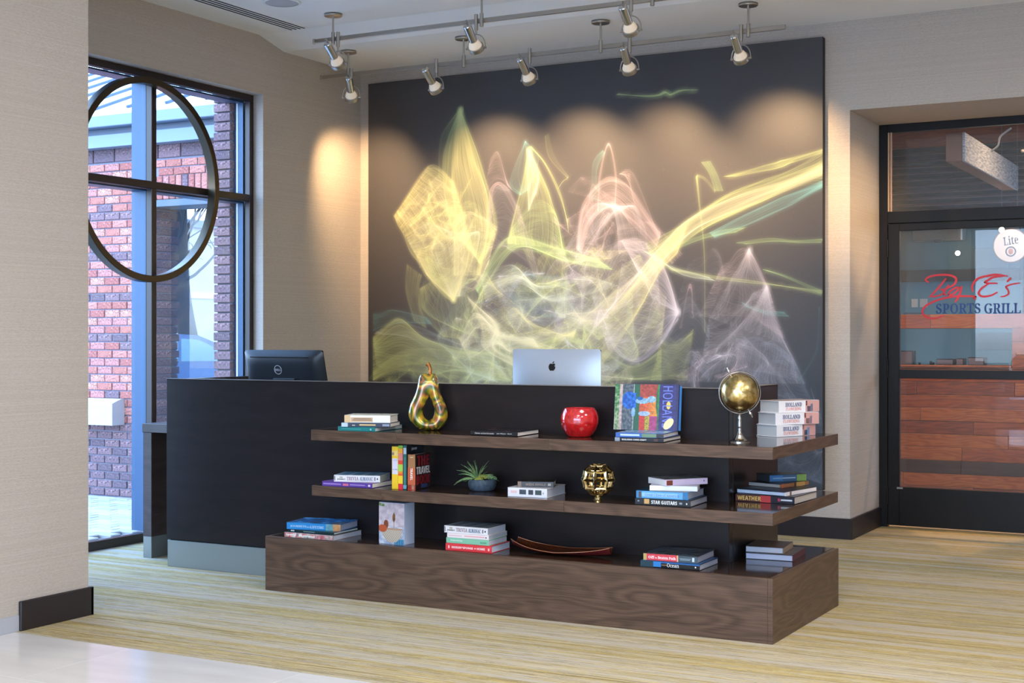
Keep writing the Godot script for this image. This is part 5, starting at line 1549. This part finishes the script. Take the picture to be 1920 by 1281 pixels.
	book("black guitar book lettered STAR GUITARS at the bottom of its stack", -2.448, -5.862, S2, 3.0, 0.263, 0.245, 0.029, "12161a", {"top": "1c262c", "pages": "b4b4c0", "bands": [[0.17, 0.26, "c8a060", 0.2, 0.95], [0.05, 0.08, "8c949c", 0.5, 0.7], [0.8, 0.85, "8c949c", 0.35, 0.65], [0.92, 0.94, "d8dce0", 0.35, 0.6]], "text": [["STAR GUITARS", 0.53, 0.46, 0.52, "eceeee"]]})
	book("light blue city guide on the black guitar book", -2.455, -5.872, S2 + 0.029, 3.5, 0.244, 0.24, 0.034, "1c5c90", {"top": "16405c", "pages": "a8aebc", "spine_color": "5fa4d8", "bands": [[0.0, 0.11, "3c7cb0"], [0.05, 0.1, "6a5a4c", 0.1, 0.85], [0.9, 1.0, "2470a8"], [0.11, 0.8, "8cc0e8", 0.25, 0.75], [0.92, 0.94, "d8e8f4", 0.2, 0.6]], "text": [["Great Cities of America", 0.50, 0.66, 0.36, "5c6cb4", 0.5, true, true]]})
	book("plain white book with its page edges to the front on the city guide", -2.417, -5.915, S2 + 0.063, 16.0, 0.216, 0.15, 0.023, "eef0f2", {"pages": "f2f2f4", "top": "dcdce0"})
	book("mauve and white paperback lying askew on top of the guitar stack", -2.505, -5.930, S2 + 0.086, -36.0, 0.15, 0.225, 0.029, "c4b8cc", {"spine": "right", "inset": 0.001, "spine_color": "dcc8e0", "pages": "dcdee0", "top": textured(blotch(135, ["7c8480", "a8a8a4", "5c6468", "40484c"], 0.04), 0.3), "bands": [[0.03, 0.17, "7c3c30", 0.1, 0.85], [0.9, 0.92, "3c2c5c", 0.45, 0.65]]})
	book("weather book with gold and red spine at the bottom of the right end stack", -2.086, -6.197, S2, -3.0, 0.284, 0.30, 0.034, "1a1e2c", {"rough": 0.2, "pages": "b8b0a8", "top": "20202c", "bands": [[0.0, 0.42, "54241c", 0.05, 0.95], [0.42, 0.6, "b83434", 0.05, 0.95], [0.72, 0.76, "b02c50", 0.3, 0.7], [0.77, 0.96, "c8d0d8", 0.4, 0.6]], "text": [["WEATHER", 0.235, 0.40, 0.56, "e4bc5c"]]})
	book("white spined hardback with pages to the front on the weather book", -2.112, -6.212, S2 + 0.034, -11.0, 0.252, 0.30, 0.02, "1c2844", {"spine": "right", "spine_color": "e4dcdc", "pages": "c4cfe0", "top": "18243c", "bands": [[0.15, 0.2, "6c5848", 0.1, 0.9]]})
	book("brown and tan spined hardback second from the top of the right end stack", -2.143, -6.355, S2 + 0.054, -16.0, 0.18, 0.24, 0.02, "241818", {"spine": "right", "spine_color": "8c5c38", "pages": "a09a94", "top": "1c1818", "bands": [[0.05, 0.12, "a85c44"], [0.48, 0.55, "3c2418"], [0.55, 0.85, "b08448"]]})
	book("blue and green paperback lying askew on top of the right end stack", -2.170, -6.420, S2 + 0.074, -40.0, 0.12, 0.20, 0.034, "1c2420", {"spine": "right", "inset": 0.001, "spine_color": "2c4c6c", "pages": "2c2c30", "top": "26241f", "bands": [[0.0, 0.35, "2868a0", 0.2, 0.95], [0.74, 1.0, "6c8a48", 0.05, 0.95], [0.08, 0.7, "8ca4b8", 0.46, 0.6]]})
	# base
	book("sports magazine annual with a mottled white and red spine at the base's left end", -4.390, -5.840, S3, 0.5, 0.311, 0.25, 0.0255, "a89c9c", {"inset": 0.002, "pages": "b8bcc8", "top": "2c3440", "spine_color": "8a7874", "bands": [[0.02, 0.25, textured(blotch(141, ["5c3030", "b0a098", "c84a48", "e4e0dc", "585050"], 0.16), 0.4), 0.05, 0.95], [0.27, 0.63, textured(blotch(142, ["485040", "c0b4ac", "b86058", "e4e0dc", "40484c"], 0.16), 0.4), 0.05, 0.95], [0.64, 0.98, textured(blotch(143, ["40282c", "c8bcb4", "a83c48", "d8d4d0", "584a58"], 0.2), 0.4), 0.05, 0.95]], "text": [["Sports", 0.14, 0.20, 0.5, "f6f4f0"], ["Illustrated", 0.46, 0.32, 0.5, "f6f4f0"]]})
	book("thin dark green hardback between the sports annual and the blue journeys book", -4.388, -5.858, S3 + 0.0255, 1.0, 0.284, 0.22, 0.0135, "0e2c30", {"pages": "d0dcdc", "top": "123c3c", "bands": [[0.05, 0.13, "c4d4d4", 0.3, 0.75], [0.33, 0.58, "88a0a4", 0.4, 0.6]]})
	book("bright blue travel book lettered as journeys of a lifetime on the sports annual", -4.388, -5.878, S3 + 0.039, 10.5, 0.306, 0.215, 0.035, "1a78c0", {"pages": "b4bcd0", "top": textured(blotch(145, ["2c8cd8", "7cc4ec", "2470b0", "3c6c98", "8c7468", "5c7c94"], 0.022), 0.25), "spine_color": "1c84c8", "bands": [[0.73, 0.86, textured(blotch(146, ["a8c8d0", "4c8898", "d8e4e0"], 0.08), 0.4)], [0.86, 1.0, textured(blotch(147, ["c88c4c", "e0b070", "8c5838"], 0.08), 0.4)]], "text": [["JOURNEYS", 0.22, 0.30, 0.34, "d4e8f4", 0.46, true, true], ["of a", 0.41, 0.06, 0.2, "d4e8f4", 0.44, true, true], ["LIFETIME", 0.57, 0.25, 0.34, "d4e8f4", 0.46, true, true]]})
	var bb := book("upright box book with a basket and cypress picture under the middle shelf", -3.912, -5.884, S3, -2.0, 0.154, 0.09, 0.207, "dcd8dc", {"pages": "a8bcd8"})
	for c in bb.get_children():
		bb.remove_child(c)
		c.free()
	part("slipcase", MB.new().box(Vector3(0, 0.1035, 0), Vector3(0.154, 0.207, 0.09), 0.0015), mat("b9c6de", 0.45), bb)
	part("cover_picture", MB.new().quad(Vector3(-0.0765, 0.001, 0.0456), Vector3(0.0765, 0.001, 0.0456), Vector3(0.0765, 0.206, 0.0456), Vector3(-0.0765, 0.206, 0.0456)), textured(basket_picture(), 0.4), bb)
	book("red design book at the bottom of the stack with the second trivia almanac", -3.451, -5.856, S3, 2.0, 0.253, 0.195, 0.034, "d8343c", {"pages": "c4d0e0", "inset": 0.003, "text": [["DESIGN*SPONGE", 0.37, 0.46, 0.30, "f6e4e2"], ["at", 0.645, 0.04, 0.18, "f6e4e2"], ["HOME", 0.77, 0.17, 0.30, "f6e4e2"]], "bands": [[0.06, 0.09, "f0c8c4", 0.3, 0.7], [0.92, 0.95, "f0c8c4", 0.3, 0.65]]})
	book("mint green paperback on the red design book", -3.462, -5.864, S3 + 0.034, 0.5, 0.238, 0.18, 0.026, "7cbc9c", {"inset": 0.001, "pages": "bcc4d4", "text": [["Domesticity", 0.25, 0.28, 0.42, "d8ece0", 0.52, true]], "bands": [[0.8, 0.94, "58987c", 0.3, 0.6]]})
	book("pale pink and white paperback under the second trivia almanac", -3.462, -5.868, S3 + 0.06, 2.0, 0.229, 0.195, 0.022, "e4d8d8", {"inset": 0.001, "pages": "bcc4d4", "bands": [[0.05, 0.35, "d8b4bc", 0.4, 0.6], [0.42, 0.9, "dca4a8", 0.4, 0.65], [0.92, 0.95, "484040", 0.35, 0.6]]})
	trivia("white trivia almanac with dark grey cover on top of the red design book's stack", -3.476, -5.873, S3 + 0.082, 0.5, "5c6876")
	book("dark blue ocean book lettered Ocean at the right of the base", -2.413, -5.862, S3, 0.0, 0.284, 0.235, 0.027, "10202c", {"rough": 0.15, "pages": "b8bccc", "top": "1c5c9c", "spine_color": "0e161c", "bands": [[0.0, 0.22, "143844"], [0.22, 0.35, "2a7cc4", 0.1, 0.98], [0.35, 1.0, "2060a4", 0.78, 0.98], [0.92, 0.94, "e0e4e8", 0.4, 0.6], [0.36, 0.46, "b08460", 0.42, 0.5]], "text": [["Ocean", 0.555, 0.2, 0.6, "f0f0ee", 0.5, true, true]]})
	book("road trip book with a red spine lettered Off the Beaten Path on the ocean book", -2.417, -5.878, S3 + 0.027, 2.5, 0.256, 0.24, 0.031, "28343c", {"pages": "b4b4c4", "top": textured(blotch(149, ["1c2418", "4c4830", "14181c", "6a6c70", "2c4c70", "1c2c34", "3c6490"], 0.05, 0.03), 0.2), "spine_color": "3a4c54", "bands": [[0.0, 0.06, "b8a060"], [0.06, 0.62, "d03c48", 0.06, 0.98], [0.62, 0.645, "d8b080", 0.05, 0.98], [0.68, 0.86, "8ca0a8", 0.35, 0.43], [0.67, 0.88, "8ca0a8", 0.52, 0.6], [0.9, 0.94, "c8d0d4", 0.2, 0.8]], "text": [["Off", 0.15, 0.11, 0.40, "fbeef0", 0.5, true], ["the", 0.235, 0.045, 0.18, "fbeef0", 0.44, true], ["Beaten Path", 0.435, 0.33, 0.40, "fbeef0", 0.5, true]]})
	book("dark hardback with red spine and pages to the front at the base's right end", -2.100, -6.300, S3, 5.0, 0.222, 0.27, 0.029, "24242c", {"spine": "right", "spine_color": "5c2430", "pages": "b8bcd0", "top": textured(blotch(151, ["503c38", "7c6c64", "3c3034"], 0.05), 0.3)})
	book("smaller brown hardback with tan spine on the dark red spined one", -2.128, -6.315, S3 + 0.029, 6.0, 0.178, 0.22, 0.029, "3c3430", {"spine": "right", "spine_color": "a08c78", "pages": "b8bac4", "top": textured(blotch(153, ["5c4838", "7c6048", "483830"], 0.1), 0.3)})

func trivia(label: String, x: float, z: float, y: float, yaw: float, top: String) -> void:
	var stripes := painted(64, 64, func(xx, yy): return rgb(top).lerp(rgb("a8b4bc"), 0.7 if (xx / 6) % 3 == 0 and yy > 8 else 0.12))
	book(label, x, z, y, yaw, 0.243, 0.18, 0.034, "e0dfe0", {"inset": 0.001, "pages": "c0ccdc", "top": textured(stripes, 0.4), "bands": [[0.015, 0.03, "303848", 0.15, 0.85], [0.93, 0.955, "1c1c24", 0.38, 0.62]], "text": [["KEN", 0.16, 0.06, 0.2, "8c8058", 0.68], ["JENNINGS'S", 0.16, 0.18, 0.24, "5c5440", 0.36], ["TRIVIA", 0.41, 0.26, 0.52, "8c6c78", 0.5, true], ["ALMANAC", 0.70, 0.28, 0.52, "2c5478", 0.5, true], ["8", 0.89, 0.03, 0.5, "4c4450"]]})

func basket_picture() -> ImageTexture:
	var q := noise(161, 0.03, 3)
	var im := Image.create(128, 172, false, Image.FORMAT_RGB8)
	for y in 172:
		for x in 128:
			var g := q.get_noise_2d(x, y)
			var c := rgb("cfc6cc").lerp(rgb("b4a4b0"), clampf(0.5 + g, 0, 1)) if y < 100 else rgb("8a98b4").lerp(rgb("cdd2da"), clampf(0.5 + g, 0, 1))
			if y < 16 and x < 40 and g > -0.1:
				c = rgb("6c8a48")
			if absf(x - 76) < 8.0 * sin(PI * clampf((y - 38) / 44.0, 0, 1)) :
				c = rgb("8a5c34").lerp(rgb("5c4028"), clampf(0.5 + 2.0 * g, 0, 1))
			if absf(x - 76) < 2 and y > 80 and y < 108:
				c = rgb("9a7a5c")
			var e := Vector2((x - 66) / 52.0, (y - 112) / 54.0)
			if y > 112 and e.length() < 1.0:
				c = rgb("d8cdbc").lerp(rgb("8c7c68"), 0.75 if (x / 5 + y / 6) % 2 == 0 else 0.15)
			elif y > 104 and y <= 118 and absf(e.x) < 1.0:
				c = rgb("b08c74")
			if Vector2((x - 36) / 12.0, (y - 90) / 18.0).length() < 1.0:
				c = rgb("7c4428")
			if Vector2((x - 18) / 22.0, (y - 108) / 16.0).length() < 1.0:
				c = rgb("b8542c")
			if y > 150 and x > 78 and e.length() > 1.0:
				c = rgb("4c90b4").lerp(rgb("205878"), 0.5 if (x / 6) % 2 else 0.0)
			im.set_pixel(x, y, c)
	return ImageTexture.create_from_image(im)

func garden_picture() -> ImageTexture:
	var q := noise(171, 0.05, 3)
	var q2 := noise(172, 0.25, 2)
	var im := Image.create(300, 216, false, Image.FORMAT_RGB8)
	for y in 216:
		for x in 300:
			var g := q.get_noise_2d(x, y)
			var g2 := q2.get_noise_2d(x, y)
			var c := rgb("50606c").lerp(rgb("727a80"), clampf(0.5 + g, 0, 1))
			if x < 22:
				c = rgb("4c9050").lerp(rgb("a8b890"), clampf(y / 216.0 + g, 0, 1))
			elif x < 36:
				c = rgb("d0b8b0")
			if x > 88 and x < 92:
				c = rgb("d0ccc4")
			if x >= 92:
				c = rgb("3c7c58").lerp(rgb("2a5c48"), clampf(0.5 + g, 0, 1))
			if x > 118 and x < 205 - 10 * sin(y * 0.02):
				if y < 60:
					c = rgb("d83838") if g2 > -0.15 else rgb("3c7448")
				elif y < 150:
					c = rgb("e06038").lerp(rgb("f0a840"), clampf((x - 150) / 50.0 + g2, 0, 1))
				else:
					c = rgb("d84038") if x < 146 else (rgb("f0d048") if g2 > -0.1 and x < 168 else (rgb("3c6434") if x < 168 else rgb("b84880")))
			if Vector2((x - 68) / 33.0, (y - 76) / 42.0).length() < 1.0 or (absf(x - 76) < 26 and absf(y - 76) < 36):
				c = rgb("1c5cc0").lerp(rgb("2c78dc"), clampf(0.5 + g * 1.4, 0, 1))
			if Vector2((x - 90) / 10.0, (y - 132) / 22.0).length() < 1.0:
				c = rgb("8cb8e0")
			if Vector2((x - 132) / 34.0, (y - 78) / 14.0).length() < 1.0 or Vector2((x - 175) / 20.0, (y - 70) / 16.0).length() < 1.0:
				c = rgb("6cb0dc") if g2 > -0.1 else rgb("dcecf4")
			if Vector2((x - 120) / 14.0, (y - 66) / 9.0).length() < 1.0:
				c = rgb("1c68b0")
			if Vector2((x - 142) / 28.0, (y - 138) / 12.0).length() < 1.0:
				c = rgb("a8c4ec")
			if x >= 212:
				c = rgb("3a3478") if x < 290 else rgb("302c60")
			elif x > 202:
				c = rgb("3c8c4c") if y < 150 else rgb("4a6c58")
			im.set_pixel(x, y, c * (0.86 + 0.12 * g2 + 0.2 * g))
	return ImageTexture.create_from_image(im)

# the landscape cover standing on its side on the two flat books, with a second book behind it
func leaning_books(y: float) -> void:
	var yaw := Basis(Vector3.UP, deg_to_rad(7.0))
	var lean := yaw * Basis(Vector3.RIGHT, deg_to_rad(-9.0))
	var t := thing("book", "large picture book with a blue figure and flowers leaning sideways against the desk", "book", Vector3(-2.617, y, -6.056))
	t.basis = lean
	var w := 0.308
	var h := 0.216
	part("pages", MB.new().box(Vector3(0.0, h / 2, -0.010), Vector3(w - 0.008, h - 0.008, 0.015)), mat("d8dce4", 0.8), t)
	part("cover", MB.new().box(Vector3(0, h / 2, -0.0013), Vector3(w, h, 0.0026), 0.0008).box(Vector3(0, h / 2, -0.0187), Vector3(w, h, 0.0026), 0.0008), mat("2e2a60", 0.3), t)
	part("cover_picture", MB.new().quad(Vector3(-w / 2 + 0.001, 0.001, 0.0003), Vector3(w / 2 - 0.001, 0.001, 0.0003), Vector3(w / 2 - 0.001, h - 0.001, 0.0003), Vector3(-w / 2 + 0.001, h - 0.001, 0.0003)), textured(garden_picture(), 0.3), t)
	var down := Basis(Vector3(0, -1, 0), Vector3(1, 0, 0), Vector3(0, 0, 1))
	letters(t, "cover_title", "HOLLAND", 0.198, 0.046, mat("6c7cd0", 0.4), Transform3D(down, Vector3(0.103, h / 2, 0.0009)), false, false)
	var ye := mat("e8e0a0", 0.4)
	part("cover_sticker", MB.new().lathe([Vector2(0.0, 0.0012), Vector2(0.02, 0.001), Vector2(0.0205, 0.0003)], 28, Transform3D(Basis(Vector3.RIGHT, PI / 2).scaled_local(Vector3(0.5, 1, 0.9)), Vector3(0.108, 0.118, 0.0))), mat("d8c060", 0.4), t)
	part("cover_sticker", MB.new().lathe([Vector2(0.0, 0.0014), Vector2(0.03, 0.0012), Vector2(0.031, 0.0003)], 28, Transform3D(Basis(Vector3.BACK, -0.7) * Basis(Vector3.RIGHT, PI / 2).scaled_local(Vector3(0.58, 1, 1.0)), Vector3(0.111, 0.032, 0.0))), ye, t)
	var b := thing("book", "light blue book standing behind the leaning picture book with its edge showing", "book", Vector3(-2.622, y, -6.086))
	b.basis = yaw * Basis(Vector3.RIGHT, deg_to_rad(-8.0))
	part("pages", MB.new().box(Vector3(0.004, 0.104, -0.006), Vector3(0.304, 0.2, 0.011)), mat("b8cce4", 0.8), b)
	part("cover", MB.new().box(Vector3(0.004, 0.104, 0.0005), Vector3(0.312, 0.208, 0.0022), 0.0006).box(Vector3(0.004, 0.104, -0.0125), Vector3(0.312, 0.208, 0.0022), 0.0006), mat("3c80c0", 0.3), b)
